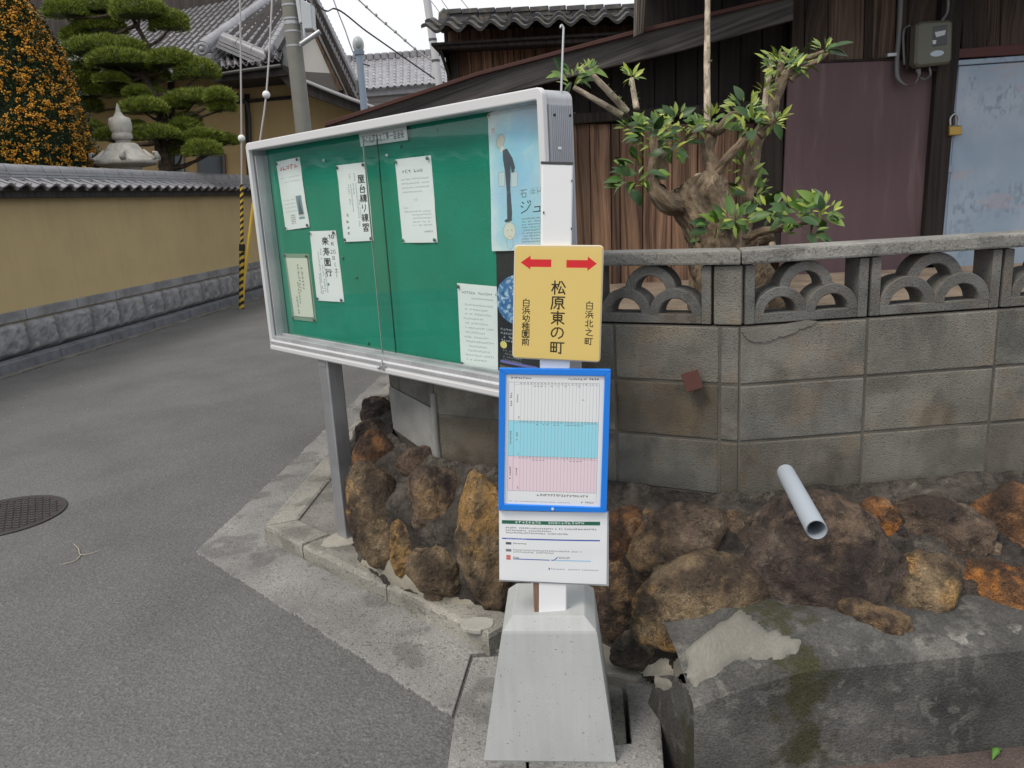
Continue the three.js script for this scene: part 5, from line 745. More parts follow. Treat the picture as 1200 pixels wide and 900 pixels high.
  // underside of the upper roof at the top
  q('upper_board', [[752, -80], [846, -80], [846, 12], [752, 38]], -0.2, -0.1, tint(M.darkwood, 0.6, 0.58, 0.56)); q('upper_board', [[847, -80], [960, -80], [930, -8], [847, 11.5]], -0.2, -0.105, tint(M.darkwood, 0.7, 0.66, 0.64)); for (let i = 0; i < 4; i++) q('eave_strip', [[742 + i * 3.2, -6], [744.6 + i * 3.2, -6], [743 + i * 2.6, 42 - i], [741 + i * 2.6, 42 - i]].map(([x, y]) => [x + 3, y]), 0.26, 0.3, tint(M.greywood, 1.5 - i * 0.2, 1.4 - i * 0.2, 1.2 - i * 0.2), undefined, 0.001);
  part(s, 'upper_roof', fbox(FH, h(744, 0)[0], 5.4, 2.72, 2.95, -0.6, 0.75, 0.01), tint(M.darkwood, 0.5, 0.5, 0.5));
  q('wire_hose', [[880, 30], [890, 26], [891, 29], [882, 34]], 0.0, 0.02, M.black, undefined, 0.001);
}
{
  const m = thing('electricity_meter', 'olive grey electricity meter with a dark window on the shed post', 'meter'), body = plain(0.115, 0.115, 0.085, 0.5);
  const h = (px, py) => FH.uv(px, py, 0.06), q = (par, name, pts, o0, o1, mt, bev = 0.004) => part(par, name, fpoly(FH, pts.map(([x, y]) => h(x, y)), o0, o1, bev), mt);
  q(m, 'back_plate', [[1064, 32], [1100, 27], [1098, 84], [1062, 82]], 0.036, 0.06, tint(M.darkwood, 0.6, 0.6, 0.6));
  const b = q(m, 'case', [[1066, 32], [1071, 28.5], [1104, 26.5], [1108, 29], [1107, 72], [1103, 77], [1068, 81], [1064, 77]], 0.06, 0.135, body, 0.012);
  const w = q(b, 'window', [[1084, 35], [1101, 32.5], [1100.5, 55], [1083.5, 58]], 0.128, 0.137, plain(0.02, 0.022, 0.024, 0.15), 0.002);
  q(b, 'dial', [[1086, 41], [1099, 38.5], [1098, 44], [1088, 47]], 0.136, 0.139, plain(0.5, 0.52, 0.54, 0.5), 0.001); q(b, 'dial', [[1083.5, 50.5], [1088, 50], [1087.5, 54.5], [1084, 55]], 0.136, 0.139, plain(0.55, 0.56, 0.57, 0.5), 0.001);
  const ov = Array.from({ length: 20 }, (_, i) => { const a = (i / 20) * 6.283; return [1089 + 8 * Math.cos(a), 65.5 + 3.6 * Math.sin(a) - 1 * Math.cos(a)]; }); q(b, 'badge', ov, 0.133, 0.138, plain(0.42, 0.5, 0.56, 0.5), 0.001);
  const at = (px, py, o) => { const [u, y] = FH.uv(px, py, o); return FH.at(u, y, o); }, pg = plain(0.16, 0.16, 0.17, 0.5);
  part(m, 'conduit', tube([at(1056, -12, 0.02), at(1053.5, 40, 0.02), at(1051, 75, 0.02), at(1052.5, 92, 0.03), at(1062, 100, 0.05), at(1072, 98, 0.07), at(1076, 88, 0.08), at(1076, 80, 0.085)], 0.0135, 12, 6), pg); part(m, 'cable', tube([at(1111, -12, 0.06), at(1110, 14, 0.06), at(1104, 24, 0.07), at(1101, 30, 0.08)], 0.008, 8, 6), pg); part(m, 'cable', tube([at(1066, 30, 0.04), at(1060, 34, 0.04), at(1059, 60, 0.04), at(1060, 76, 0.04)], 0.007, 8, 6), pg);
  part(m, 'cable', tube([at(1089, 78, 0.09), at(1090, 88, 0.09), at(1084, 93, 0.06), at(1078, 91, 0.05)], 0.006, 8, 5), pg); q(m, 'pipe_clip', [[1043, 61.5], [1054, 60.5], [1054, 64.5], [1043, 65.5]], 0.0, 0.035, M.steel, 0.001);
}
{
  const p = thing('padlock', 'brass padlock hanging on the frame of the blue door', 'padlock'), q = (name, pts, o0, o1, m) => part(p, name, fpoly(FH, pts.map(([x, y]) => FH.uv(x, y, 0.04)), o0, o1, 0.004), m);
  q('body', [[1111, 148], [1126, 147.5], [1125.5, 158.5], [1111, 159]], 0.03, 0.055, plain(0.42, 0.27, 0.07, 0.35, { metalness: 0.7 })); const at = (px, py, o) => { const [u, y] = FH.uv(px, py, o); return FH.at(u, y, o); };
  part(p, 'shackle', tube([at(1113.5, 148, 0.042), at(1114, 138, 0.042), at(1119, 133.5, 0.042), at(1123, 138, 0.042), at(1122.5, 148, 0.042)], 0.006, 8, 6), M.steel); q('hasp', [[1117, 131], [1121, 131], [1121, 146], [1117, 146]], 0.02, 0.031, plain(0.1, 0.06, 0.04, 0.7));
}
structure('garden_soil', slab([[0.76, -2.66], [-0.1, -3.13], [-0.2, -4.7], [3.6, -4.55], [3.6, -2.9]], 0.3, 1.02, 0.01), tint(M.dirt, 2.2, 2.3, 1.9));
// the low tiled outbuilding behind the shed
{
  const Z = 8.6, F = new Frame(U(620, 60, Z), 95), s = thing('tiled_outbuilding', 'low brown plank outbuilding with a dark wavy tiled roof edge', 'outbuilding'), h = (px, py, o = 0) => F.uv(px, py, o);
  const P = (px, py, o) => { const [u, y] = h(px, py, o); return F.at(u, y, o); };
  const xs = [496, 521, 547, 572, 599, 625, 651, 679, 706, 733, 760, 787];
  const pitch = h(651, 38, 0.5)[0] - h(625, 38, 0.5)[0], tg = tileShape(pitch * 1.03, 0.34, 0.075, 0.03);
  for (let i = 0; i < xs.length - 1; i++) for (let row = 0; row < 2; row++) { const e = P((xs[i] + xs[i + 1]) / 2, 44 - (xs[i] - 500) * 0.052, 0.62), d = V3(0, -0.34, 0).addScaledVector(F.n, 0.94).normalize(), top = e.clone().addScaledVector(d, -0.33 - row * 0.28), nn = d.clone().cross(F.d).normalize(); const t = part(s, 'roof_tile', tg, M.oldtile); t.applyMatrix4(new THREE.Matrix4().makeBasis(F.d, nn, d).setPosition(top)); }
  const ridgeY = h(620, 32, 0.1)[1], r0 = h(522, 20, 0.1)[0], r1 = r0 + pitch * 10.5;
  const line = (px, py) => h(px, py, 0.1);
  for (let k = 0; k < 4; k++) { let u = r0, i = 0; const rs = rng(k + 60); while (u < r1) { const e = u + pitch * (k === 3 ? 0.85 : 1.5) * rr(0.9, 1.1, rs), y = lerp(line(525, 33 - k * 5.2)[1], line(740, 27 - k * 5.2)[1], (u - r0) / (line(740, 20)[0] - r0)); const g = fbox(F, u + 0.003, e - 0.003, y, y + 0.05, -0.14, 0.12 + (k === 3 ? 0.02 : rr(-0.008, 0.008, rs)), 0.008); shiftUV(g, rr(0, 2), rr(0, 2)); part(s, 'ridge_tile', g, M.oldtile); u = e; } }
  part(s, 'ridge_end', fpoly(F, [[513, 33], [514, 15], [520, 9], [526, 14], [527, 33]].map(([x, y]) => h(x, y, 0.14)), -0.16, 0.16, 0.02), M.oldtile);
  part(s, 'wall_core', fbox(F, h(522, 80)[0], 3, 0, h(620, 24)[1], -1.6, -0.06, 0), M.darkwood);
  const px0 = 527; for (let i = 0; i < 18; i++) { const a = h(px0 + i * 12.6, 80)[0], b = h(px0 + (i + 1) * 12.6, 80)[0], g = fbox(F, a + 0.003, b - 0.003, 0, h(620, 26)[1], -0.05, -0.02 - (i % 3) * 0.006, 0.003); shiftUV(g, rr(0, 3), rr(0, 3)); const k = rr(0.7, 1.15); part(s, 'plank', g, tint(M.plank, k, k * 0.95, k * 0.9)); }
  part(s, 'eave_beam', fpoly(F, [[512, 52], [790, 37], [790, 44], [512, 56]].map(([x, y]) => h(x, y, 0.5)), 0.35, 0.45, 0.006), tint(M.greywood, 0.5, 0.45, 0.4)); part(s, 'soffit', fpoly(F, [[505, 50], [790, 33], [790, 37], [505, 53]].map(([x, y]) => h(x, y, 0.5)), -0.3, 0.5, 0.004), M.darkwood);
  part(s, 'side_board', hull([P(512, 52, 0.45), P(516, 54, 0.45), P(531, 98, 0.0), P(527, 98, 0.0), P(512, 52, -0.5), P(516, 54, -0.5), P(531, 98, -0.5), P(527, 98, -0.5)], [[0, 3, 2, 1], [4, 5, 6, 7], [0, 1, 5, 4], [1, 2, 6, 5], [2, 3, 7, 6], [3, 0, 4, 7]]), M.darkwood); part(s, 'corner_post', fpoly(F, [[530, 56], [536, 56], [540, 110], [528, 110]].map(([x, y]) => h(x, y)), -0.02, 0.05, 0.004), tint(M.greywood, 0.7, 0.6, 0.5));
}

// ================================================================ pollarded tree behind the block wall
{
  const t = thing('pollarded_tree', 'hard pruned broadleaf tree with a thick stump, bare shoots and glossy leaf clusters', 'tree'), Z = 2.98;
  const barkM = tint(M.bark, 1.02, 0.98, 0.92); const P = (l) => l.map(([x, y, dz = 0]) => U(x, y, Z + dz)); const limb = (name, l, rpx, seed, radial = 12, wob = 0.35) => { const g = tube(P(l), rpx.map((r) => (r * Z) / FPX), radial * 2, 12, true, wob, seed), p = g.attributes.position, n = g.attributes.normal; for (let i = 0; i < p.count; i++) { const x = p.getX(i), y = p.getY(i), z = p.getZ(i), k = rpx[0] / 40 * (0.03 * (f3(x * 14, y * 9, z * 14, 4, seed) - 0.5) + 0.008 * (0.5 - Math.abs(f3(x * 40, y * 22, z * 40, 3, seed + 3) - 0.5) * 2)); p.setXYZ(i, x + n.getX(i) * k, y + n.getY(i) * k, z + n.getZ(i) * k); } g.computeVertexNormals(); return part(t, name, g, barkM); };
  const pale = tint(M.bark, 2.1, 2.25, 2.45), young = (l, rpx, seed) => part(t, 'shoot', tube(P(l), rpx.map((r) => (r * Z) / FPX), 9, 6, true, 0.12, seed), pale);
  limb('trunk', [[872, 420, 0.05], [858, 330, 0.02], [844, 288], [828, 253], [818, 230], [811, 213]], [52, 44, 34, 30, 31, 25], 1, 30, 0.45);
   
  limb('limb', [[800, 240, -0.02], [782, 238, -0.06], [769, 226, -0.08], [765, 205, -0.09], [767, 180, -0.1], [766, 158, -0.1], [770, 140, -0.1]], [13, 12, 9, 6.5, 5.5, 5, 4], 5);
  limb('limb', [[838, 236, -0.03], [838, 216, -0.05], [836, 196, -0.04], [829, 178, -0.03], [834, 160, -0.02], [837, 147, -0.02]], [17, 12, 8, 6.5, 6.5, 5], 6);
  limb('limb', [[838, 205, -0.06], [852, 186, -0.1], [866, 170, -0.13], [876, 155, -0.15]], [6, 5, 4.2, 3.5], 7);
  limb('limb', [[829, 150, -0.02], [842, 152, -0.06], [858, 136, -0.08], [872, 134, -0.09]], [5, 6, 5, 3], 17);
  limb('limb', [[862, 330, 0.12], [872, 255, 0.08], [876, 225, 0.06], [881, 190, 0.04], [887, 162, 0.02], [904, 137, 0], [909, 115, -0.02], [916, 98, -0.02], [923, 84, -0.03]], [11, 9.5, 9, 8, 8, 7, 6, 6, 4.5], 8);
  limb('limb', [[923, 88, -0.03], [938, 72, -0.04], [952, 66, -0.06], [966, 60, -0.08]], [5, 4, 3, 2], 9); limb('limb', [[926, 94, -0.03], [944, 80, -0.05], [958, 71, -0.06], [970, 62, -0.06]], [4, 3.6, 3, 2], 10); limb('limb', [[912, 100, 0], [915, 80, 0], [917, 62, 0]], [4, 4, 3], 11); limb('limb', [[889, 160, 0], [898, 152, 0], [908, 140, -0.02]], [5, 5, 4], 12);
  limb('limb', [[872, 282, -0.1], [890, 272, -0.16], [912, 268, -0.2], [935, 262, -0.22], [962, 258, -0.22]], [5, 4.6, 4, 3, 2], 13); limb('limb', [[776, 200, -0.1], [774, 185, -0.13], [780, 178, -0.14]], [5, 5, 4], 14, 10);
  limb('limb', [[890, 282, -0.08], [900, 278, -0.1], [905, 287, -0.1]], [7, 6, 4], 15);
  young([[829, 150, -0.02], [829, 132, -0.02], [828.5, 80, 0.02], [829, 20, 0.05], [829.5, -40, 0.1]], [4.2, 4, 3.8, 3.3, 2.8], 21); young([[735, 131, -0.1], [712, 106, -0.14], [689, 83, -0.16]], [4, 3.8, 3], 22); young([[729, 135, -0.1], [700, 118, -0.12], [672, 102, -0.13]], [4, 3.2, 2.8], 23); young([[746, 128, -0.08], [743, 110, -0.06], [740, 92, -0.05]], [3.6, 3.2, 2.6], 24); young([[896, 130, 0.03], [899, 100, 0.04], [904, 68, 0.06]], [4, 3.6, 3], 25);
  for (const [x, y, r] of [[822, 207, 8], [838, 208, 6.5]]) part(t, 'cut_face', new THREE.CylinderGeometry(r * Z / FPX, r * Z / FPX, 0.012, 14).rotateX(0.35).translate(...U(x, y, Z - 0.04).toArray()), plain(0.5, 0.44, 0.32, 0.9));
  for (const [x, y, r] of [[905, 287, 4]]) part(t, 'cut_face', new THREE.SphereGeometry(r * Z / FPX, 10, 8).translate(...U(x, y, Z - 0.16).toArray()), plain(0.42, 0.36, 0.26, 0.9));
  const r = rng(2024); const leafGeo = (L, W, fold, curl, n = 5) => { const pos = [], idx = []; for (let i = 0; i <= n; i++) { const s = i / n, w = W * Math.pow(Math.sin(Math.PI * Math.pow(s, 0.8)), 0.8) * 0.5 + (i === 0 ? 0.0012 : 0), y = curl * s * s; pos.push(-w, y + w * fold, s * L, 0, y, s * L, w, y + w * fold, s * L); } for (let i = 0; i < n; i++) for (let k = 0; k < 2; k++) { const a = i * 3 + k, b = a + 3; idx.push(a, b, a + 1, a + 1, b, b + 1); } const g = new THREE.BufferGeometry(); g.setAttribute('position', new THREE.Float32BufferAttribute(pos, 3)); g.setIndex(idx); g.computeVertexNormals(); return uvm(g); };
  const big = [leafGeo(0.062, 0.034, 0.4, -0.016), leafGeo(0.055, 0.032, 0.3, -0.024), leafGeo(0.07, 0.035, 0.45, 0.004), leafGeo(0.046, 0.026, 0.35, -0.012)], small = leafGeo(0.038, 0.012, 0.4, -0.006, 3);
  const leafM = [[0.018, 0.055, 0.008], [0.03, 0.085, 0.009], [0.055, 0.13, 0.012], [0.02, 0.065, 0.01], [0.11, 0.2, 0.02]].map((c) => plain(...c, 0.46, { side: THREE.DoubleSide })), youngM = plain(1, 1, 1, 0.38, { side: THREE.DoubleSide, vertexColors: true }), dye = (g) => { const v = Math.pow(r(), 1.3), c = mix3([0.05, 0.12, 0.015], [0.32, 0.38, 0.05], v), a = new Float32Array(g.attributes.position.count * 3); for (let i = 0; i < a.length; i += 3) a.set(c, i); g.setAttribute('color', new THREE.BufferAttribute(a, 3)); return g; };
  const list = [], q = new THREE.Quaternion(), m4 = new THREE.Matrix4();
  const clusters = [[765, 158, 30, 14, 12, -0.12], [742, 150, 16, 5, 8, -0.1], [792, 142, 22, 5, 12, -0.08], [752, 202, 34, 17, 5, -0.14], [738, 212, 22, 8, 3, -0.16], [776, 150, 14, 4, 4, -0.1], [800, 165, 16, 5, 5, -0.06], [872, 128, 24, 9, 16, -0.1], [834, 140, 14, 3, 8, -0.06], [882, 146, 20, 9, 8, -0.14], [906, 142, 18, 3, 12, -0.03], [914, 74, 24, 2, 24, 0], [932, 72, 20, 2, 12, -0.05], [966, 58, 12, 3, 7, -0.08], [672, 92, 18, 9, 9, -0.14], [740, 90, 8, 0, 8, -0.05], [690, 82, 8, 1, 6, -0.15], [872, 196, 22, 5, 8, 0.1], [882, 222, 24, 5, 14, 0.1], [860, 258, 24, 11, 10, -0.12], [838, 264, 16, 9, 3, -0.14], [900, 246, 22, 6, 12, 0.02], [930, 250, 24, 11, 8, -0.22], [962, 248, 24, 13, 8, -0.24], [946, 268, 22, 9, 3, -0.24], [787, 178, 12, 4, 4, -0.12], [906, 30, 4, 0, 0, 0], [895, 105, 8, 0, 7, 0.02], [818, 148, 8, 1, 6, -0.03]];
  for (const [cx, cy, rad, nb, ny, dz] of clusters) for (let i = 0; i < Math.round(nb * 1.25) + Math.round(ny * 2.6); i++) {
    const yng = i >= Math.round(nb * 1.25), a = rr(0, 6.283, r), d = Math.sqrt(r()) * rad * 0.75, p = U(cx + Math.cos(a) * d, cy + Math.sin(a) * d * 0.75, Z + dz + rr(-0.09, 0.09, r));
    const dir = RT.clone().multiplyScalar(Math.cos(a)).addScaledVector(V3(0, 1, 0), -Math.sin(a) * 0.6 + rr(-0.1, yng ? 1.1 : 0.55, r)).addScaledVector(V3(0, 0, 1), rr(-0.5, 0.7, r)).normalize();
    const up = V3(rr(-0.5, 0.5, r), 0.8, rr(0.1, 1.3, r)).normalize(), x = up.clone().cross(dir).normalize(), y = dir.clone().cross(x).normalize(), s = yng ? rr(0.6, 1.35, r) : rr(0.75, 1.25, r);
    m4.makeBasis(x, y, dir).scale(V3(s, s, s)).setPosition(p);
    if (yng) list.push(dye(small.clone().applyMatrix4(m4))); else { const o = part(t, 'leaf', big[Math.floor(r() * 4)], leafM[Math.floor(Math.pow(r(), 1.2) * 5)]); o.applyMatrix4(m4); }
  }
  for (const [x0, y0, x1, y1, dz] of [[829, 120, 829, 10, 0.02], [735, 131, 689, 83, -0.14], [729, 135, 672, 102, -0.12], [896, 130, 904, 68, 0.04], [746, 128, 740, 92, -0.06], [881, 190, 904, 137, 0]]) for (let k = 0; k < 7; k++) { const p = U(lerp(x0, x1, k / 7) + rr(-3, 3, r), lerp(y0, y1, k / 7), Z + dz); for (let j = 0; j < 2; j++) { const dir = V3(rr(-1, 1, r), rr(0.1, 1, r), rr(-0.5, 0.5, r)).normalize(), x = V3(0.1, 1, 0.2).cross(dir).normalize(); list.push(dye(small.clone().applyMatrix4(new THREE.Matrix4().makeBasis(x, dir.clone().cross(x), dir).scale(V3(0.5, 0.5, 0.5)).setPosition(p)))); } }
  stuff(part(t, 'young_leaves', mergeGeometries(list), youngM));
}

// ================================================================ garden behind the ochre wall
{
  // clipped shrub covered in orange berries
  const t = thing('berry_shrub', 'tall clipped cone of evergreen leaves covered with orange berries behind the ochre wall', 'shrub'), Zc = 11.6, k = Zc / FPX, base = U(22, 190, Zc), r = rng(5);
  const H = 4.4, prof = (h) => 1.0 * (h < 1.9 ? 1 : Math.pow(Math.max(0, 1 - Math.pow((h - 1.9) / (H - 1.9), 2.1)), 0.62));
  const y0 = 0.5, leaf = new THREE.BufferGeometry(); leaf.setAttribute('position', new THREE.Float32BufferAttribute([0, 0, 0, -0.013, 0.006, 0.03, 0, 0, 0.03, 0, 0, 0, 0, 0, 0.03, 0.013, 0.006, 0.03, -0.013, 0.006, 0.03, 0, -0.006, 0.062, 0, 0, 0.03, 0, 0, 0.03, 0, -0.006, 0.062, 0.013, 0.006, 0.03], 3)); leaf.computeVertexNormals(); uvm(leaf);
  part(t, 'trunk', tube([V3(base.x, 0, base.z), V3(base.x + 0.03, 0.6, base.z), V3(base.x, y0 + 2, base.z)], [0.09, 0.07, 0.03], 10, 5, true, 0.3), M.bark);
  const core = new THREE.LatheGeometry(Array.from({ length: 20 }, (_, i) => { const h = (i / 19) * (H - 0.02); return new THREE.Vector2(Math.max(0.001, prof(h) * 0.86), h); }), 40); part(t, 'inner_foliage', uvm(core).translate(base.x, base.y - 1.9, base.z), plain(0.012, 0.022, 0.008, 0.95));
  const lm = [], lc = [], bm = [], bc = [], q = new THREE.Quaternion(), e = new THREE.Euler();
  const pt = () => { const h = rr(0, H * 0.985, r), a = rr(0, 6.283, r), b = 0.84 + 0.26 * f3(Math.cos(a) * 3, h * 3, Math.sin(a) * 3, 3, 4) + (r() < 0.05 ? rr(0, 0.12, r) : 0); return [h, a, prof(h) * b]; };
  const clear = (h, a, R) => V3(base.x + Math.cos(a) * R - FL.P.x, 0, base.z + Math.sin(a) * R - FL.P.z).dot(FL.n) < -0.45 || h > 2.35;
  for (let i = 0; i < 36000; i++) { const [h, a, R] = pt(), d = rr(0.9, 1.09, r); if (!clear(h, a, R * 1.05)) continue; e.set(rr(-1.3, 0.6, r), -a + Math.PI / 2 + rr(-1, 1, r), rr(-0.8, 0.8, r), 'YXZ'); lm.push(new THREE.Matrix4().compose(V3(base.x + Math.cos(a) * R * d, base.y - 1.9 + h, base.z + Math.sin(a) * R * d), q.setFromEuler(e), V3(1, 1, 1).multiplyScalar(rr(0.7, 1.2, r)))); const v = r(), c = new THREE.Color(); c.setRGB(...(v < 0.55 ? [0.016, 0.036, 0.012] : v < 0.9 ? [0.03, 0.06, 0.018] : [0.055, 0.085, 0.025])); lc.push(c); }
  instanced(t, 'leaves', leaf, plain(1, 1, 1, 0.45, { side: THREE.DoubleSide }), lm, lc);
  for (let i = 0; i < 4700; i++) { const [h, a, R] = pt(); if (!clear(h, a, R * 1.05)) continue; const dens = f3(Math.cos(a) * 2.4 + 9, h * 2.4, Math.sin(a) * 2.4, 3, 14); if (dens < 0.3) continue; const n = 4 + Math.floor(r() * 7), cx = base.x + Math.cos(a) * R * 1.02, cy = base.y - 1.9 + h, cz = base.z + Math.sin(a) * R * 1.02; for (let j = 0; j < n; j++) { const s = rr(0.009, 0.0145, r); bm.push(new THREE.Matrix4().compose(V3(cx + rr(-0.035, 0.035, r), cy + rr(-0.028, 0.028, r), cz + rr(-0.035, 0.035, r)), q.identity(), V3(s, s, s))); const v = r(), c = new THREE.Color(); c.setRGB(lerp(0.5, 0.7, v), lerp(0.2, 0.36, v), lerp(0.012, 0.03, v)); bc.push(c); } }
  instanced(t, 'berries', new THREE.IcosahedronGeometry(1, 1), plain(1, 1, 1, 0.4), bm, bc);
}
{
  // cloud-pruned pine
  const t = thing('cloud_pruned_pine', 'cloud pruned garden pine with flat rounded foliage pads in front of a tiled roof', 'tree'), Zc = 13.2, r = rng(99), needleM = new THREE.MeshStandardMaterial({ roughness: 0.7, vertexColors: true, side: THREE.DoubleSide });
  const pads = [[77, 12, 20, 12], [118, 9, 26, 13], [163, 11, 28, 15], [198, 26, 19, 14], [89, 42, 13, 9], [116, 31, 26, 11], [124, 57, 43, 12], [138, 70, 31, 12], [198, 70, 25, 12], [231, 83, 22, 14], [96, 81, 15, 7], [100, 93, 16, 9], [130, 93, 15, 6], [114, 107, 23, 10], [141, 101, 14, 7], [166, 102, 15, 7], [161, 109, 11, 7], [183, 113, 10, 7], [168, 126, 23, 10], [101, 124, 14, 11], [203, 122, 14, 8], [227, 115, 26, 10], [257, 113, 14, 9], [261, 125, 11, 7], [220, 139, 11, 5], [217, 148, 15, 9], [182, 157, 25, 10], [108, 154, 13, 12], [129, 159, 12, 8], [238, 160, 20, 8], [213, 175, 17, 10], [238, 175, 18, 11], [264, 165, 12, 7], [160, 149, 9, 6], [150, 86, 22, 9], [180, 88, 16, 9]];
  const trunkPx = [[205, 250, 0.1], [196, 200, 0], [188, 168, 0], [190, 140, 0.05], [180, 112, 0], [168, 88, 0.1], [172, 55, 0.1], [160, 30, 0.05], [150, 12, 0]], TP = trunkPx.map(([x, y, d]) => U(x, y, Zc + d));
  TP.unshift(V3(TP[0].x + 0.1, 0, TP[0].z)); part(t, 'trunk', tube(TP, [0.15, 0.13, 0.12, 0.1, 0.09, 0.075, 0.065, 0.05, 0.04, 0.025], 12, 6, true, 0.4), tint(M.bark, 0.45, 0.42, 0.4));
  const dark = tint(M.bark, 0.4, 0.38, 0.36);
  pads.forEach(([px, py, rx, ry], i) => {
    const dz = i === 34 || i === 35 ? 0.35 : rr(-0.45, 0.4, r), Z = Zc + dz, c = U(px, py, Z), k = Z / FPX, RX = rx * k * 1.06, RY = ry * k * 1.25, RZ = Math.max(0.22, RX * 0.85), pos = [], col = [], nor = [];
    const n = Math.floor(900 + 6500 * RX * RZ);
    for (let j = 0; j < n; j++) {
      const a = rr(0, 6.283, r), h = rr(-0.35, 1, r), w = Math.sqrt(Math.max(0, 1 - Math.pow(Math.abs(h), 2.2))), lump = 0.74 + 0.5 * f3(Math.cos(a) * 2.6 + i * 3, h * 2.6, Math.sin(a) * 2.6, 3, 6) + (r() < 0.06 ? 0.12 : 0), sx = Math.cos(a) * w * lump, sz = Math.sin(a) * w * lump, p = V3(c.x + sx * RX, c.y + (h * lump - 0.25) * RY * 0.85, c.z + sz * RZ);
      const out = V3(sx / RX, h / RY * 0.6 + 1.6, sz / RZ).normalize(), v = r(), cl = v < 0.35 ? [0.09, 0.13, 0.016] : v < 0.75 ? [0.18, 0.235, 0.026] : [0.29, 0.33, 0.045];
      for (let b = 0; b < 4; b++) { const d = out.clone().add(V3(rr(-0.75, 0.75, r), rr(-0.3, 0.5, r), rr(-0.75, 0.75, r))).normalize().multiplyScalar(rr(0.035, 0.1, r)), s = V3(rr(-1, 1, r), rr(-1, 1, r), rr(-1, 1, r)).cross(d).normalize().multiplyScalar(0.006); pos.push(p.x - s.x, p.y - s.y, p.z - s.z, p.x + s.x, p.y + s.y, p.z + s.z, p.x + d.x, p.y + d.y, p.z + d.z); for (let z = 0; z < 3; z++) col.push(...cl); }
    }
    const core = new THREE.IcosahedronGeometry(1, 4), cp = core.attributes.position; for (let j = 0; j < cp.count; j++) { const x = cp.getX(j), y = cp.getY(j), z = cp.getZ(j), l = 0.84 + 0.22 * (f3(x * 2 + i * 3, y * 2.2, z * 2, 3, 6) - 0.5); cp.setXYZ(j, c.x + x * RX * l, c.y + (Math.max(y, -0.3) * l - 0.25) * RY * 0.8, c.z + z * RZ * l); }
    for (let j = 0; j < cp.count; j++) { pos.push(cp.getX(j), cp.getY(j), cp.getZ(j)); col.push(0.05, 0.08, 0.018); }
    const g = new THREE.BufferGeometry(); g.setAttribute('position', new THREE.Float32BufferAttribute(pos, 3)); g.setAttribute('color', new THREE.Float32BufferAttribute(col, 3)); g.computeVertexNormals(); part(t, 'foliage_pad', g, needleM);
    let best = TP[1], bd = 9; for (const q of TP.slice(1)) { const d = Math.hypot(q.x - c.x, (q.y + 0.15 - c.y) * 1.4); if (d < bd) { bd = d; best = q; } }
    const e = c.clone().add(V3(0, -RY * 0.42, 0)), mid = best.clone().lerp(e, 0.55).add(V3(rr(-0.04, 0.04, r), -0.06, rr(-0.05, 0.05, r))); part(t, 'branch', tube([best, mid, e], [0.034, 0.024, 0.013], 7, 4, true, 0.3), dark);
    const tw = []; for (let j = 0; j < 7; j++) tw.push(tube([e.clone(), e.clone().add(V3(rr(-0.35, 0.35, r) * RX, RY * 0.12, rr(-0.3, 0.3, r) * RZ)), e.clone().add(V3(rr(-0.85, 0.85, r) * RX, RY * rr(0.3, 0.5, r), rr(-0.7, 0.7, r) * RZ))], [0.009, 0.006, 0.003], 5, 3)); stuff(part(t, 'twigs', merge(tw), dark));
  });
}
{
  const t = thing('stone_lantern', 'carved grey stone lantern top showing above the ochre wall', 'stone lantern'), Z = 12.0, c = U(148, 190, Z), k = Z / FPX, gs = tint(M.granite, 1.55, 1.5, 1.32), L = (pts, seg, turn = 0) => uvm(new THREE.LatheGeometry(pts.map(([x, y]) => new THREE.Vector2(Math.max(0.0005, x * k), y * k)), seg).rotateY(turn)).translate(c.x, c.y, c.z);
  part(t, 'finial', L([[0, 66], [1, 64], [3, 56], [6, 51], [11.5, 49], [12.5, 43], [12, 36], [10, 33], [10.5, 32], [11.5, 29], [11, 26], [9, 25]], 24), gs); part(t, 'neck', L([[8.5, 26], [8, 21], [14, 20.5], [15, 18.5]], 20), gs);
  part(t, 'roof', L([[14, 21], [18, 19], [23, 12], [31, 5], [37, 2.5], [38, -1], [36, -3.5], [20, -6], [0, -6]], 6, 0.35), gs);
  for (let i = 0; i < 6; i++) { const a = 0.35 + (i / 6) * 6.283, x = Math.sin(a), z = Math.cos(a), P = (q, h) => V3(c.x + x * q * k, c.y + h * k, c.z + z * q * k); part(t, 'corner_curl', tube([P(24, 12), P(31, 6), P(37, 2), P(40, 5), P(38.5, 9), P(36, 8)], [0.022, 0.03, 0.042, 0.045, 0.036, 0.02], 10, 5, true, 0.15), gs); }
  part(t, 'light_box', L([[18, -5], [17, -12], [17, -34], [20, -36]], 6, 0.35), gs); part(t, 'column', L([[26, -35], [27, -44], [12, -48], [11, -150], [24, -160], [24, -190]], 12), gs);
}

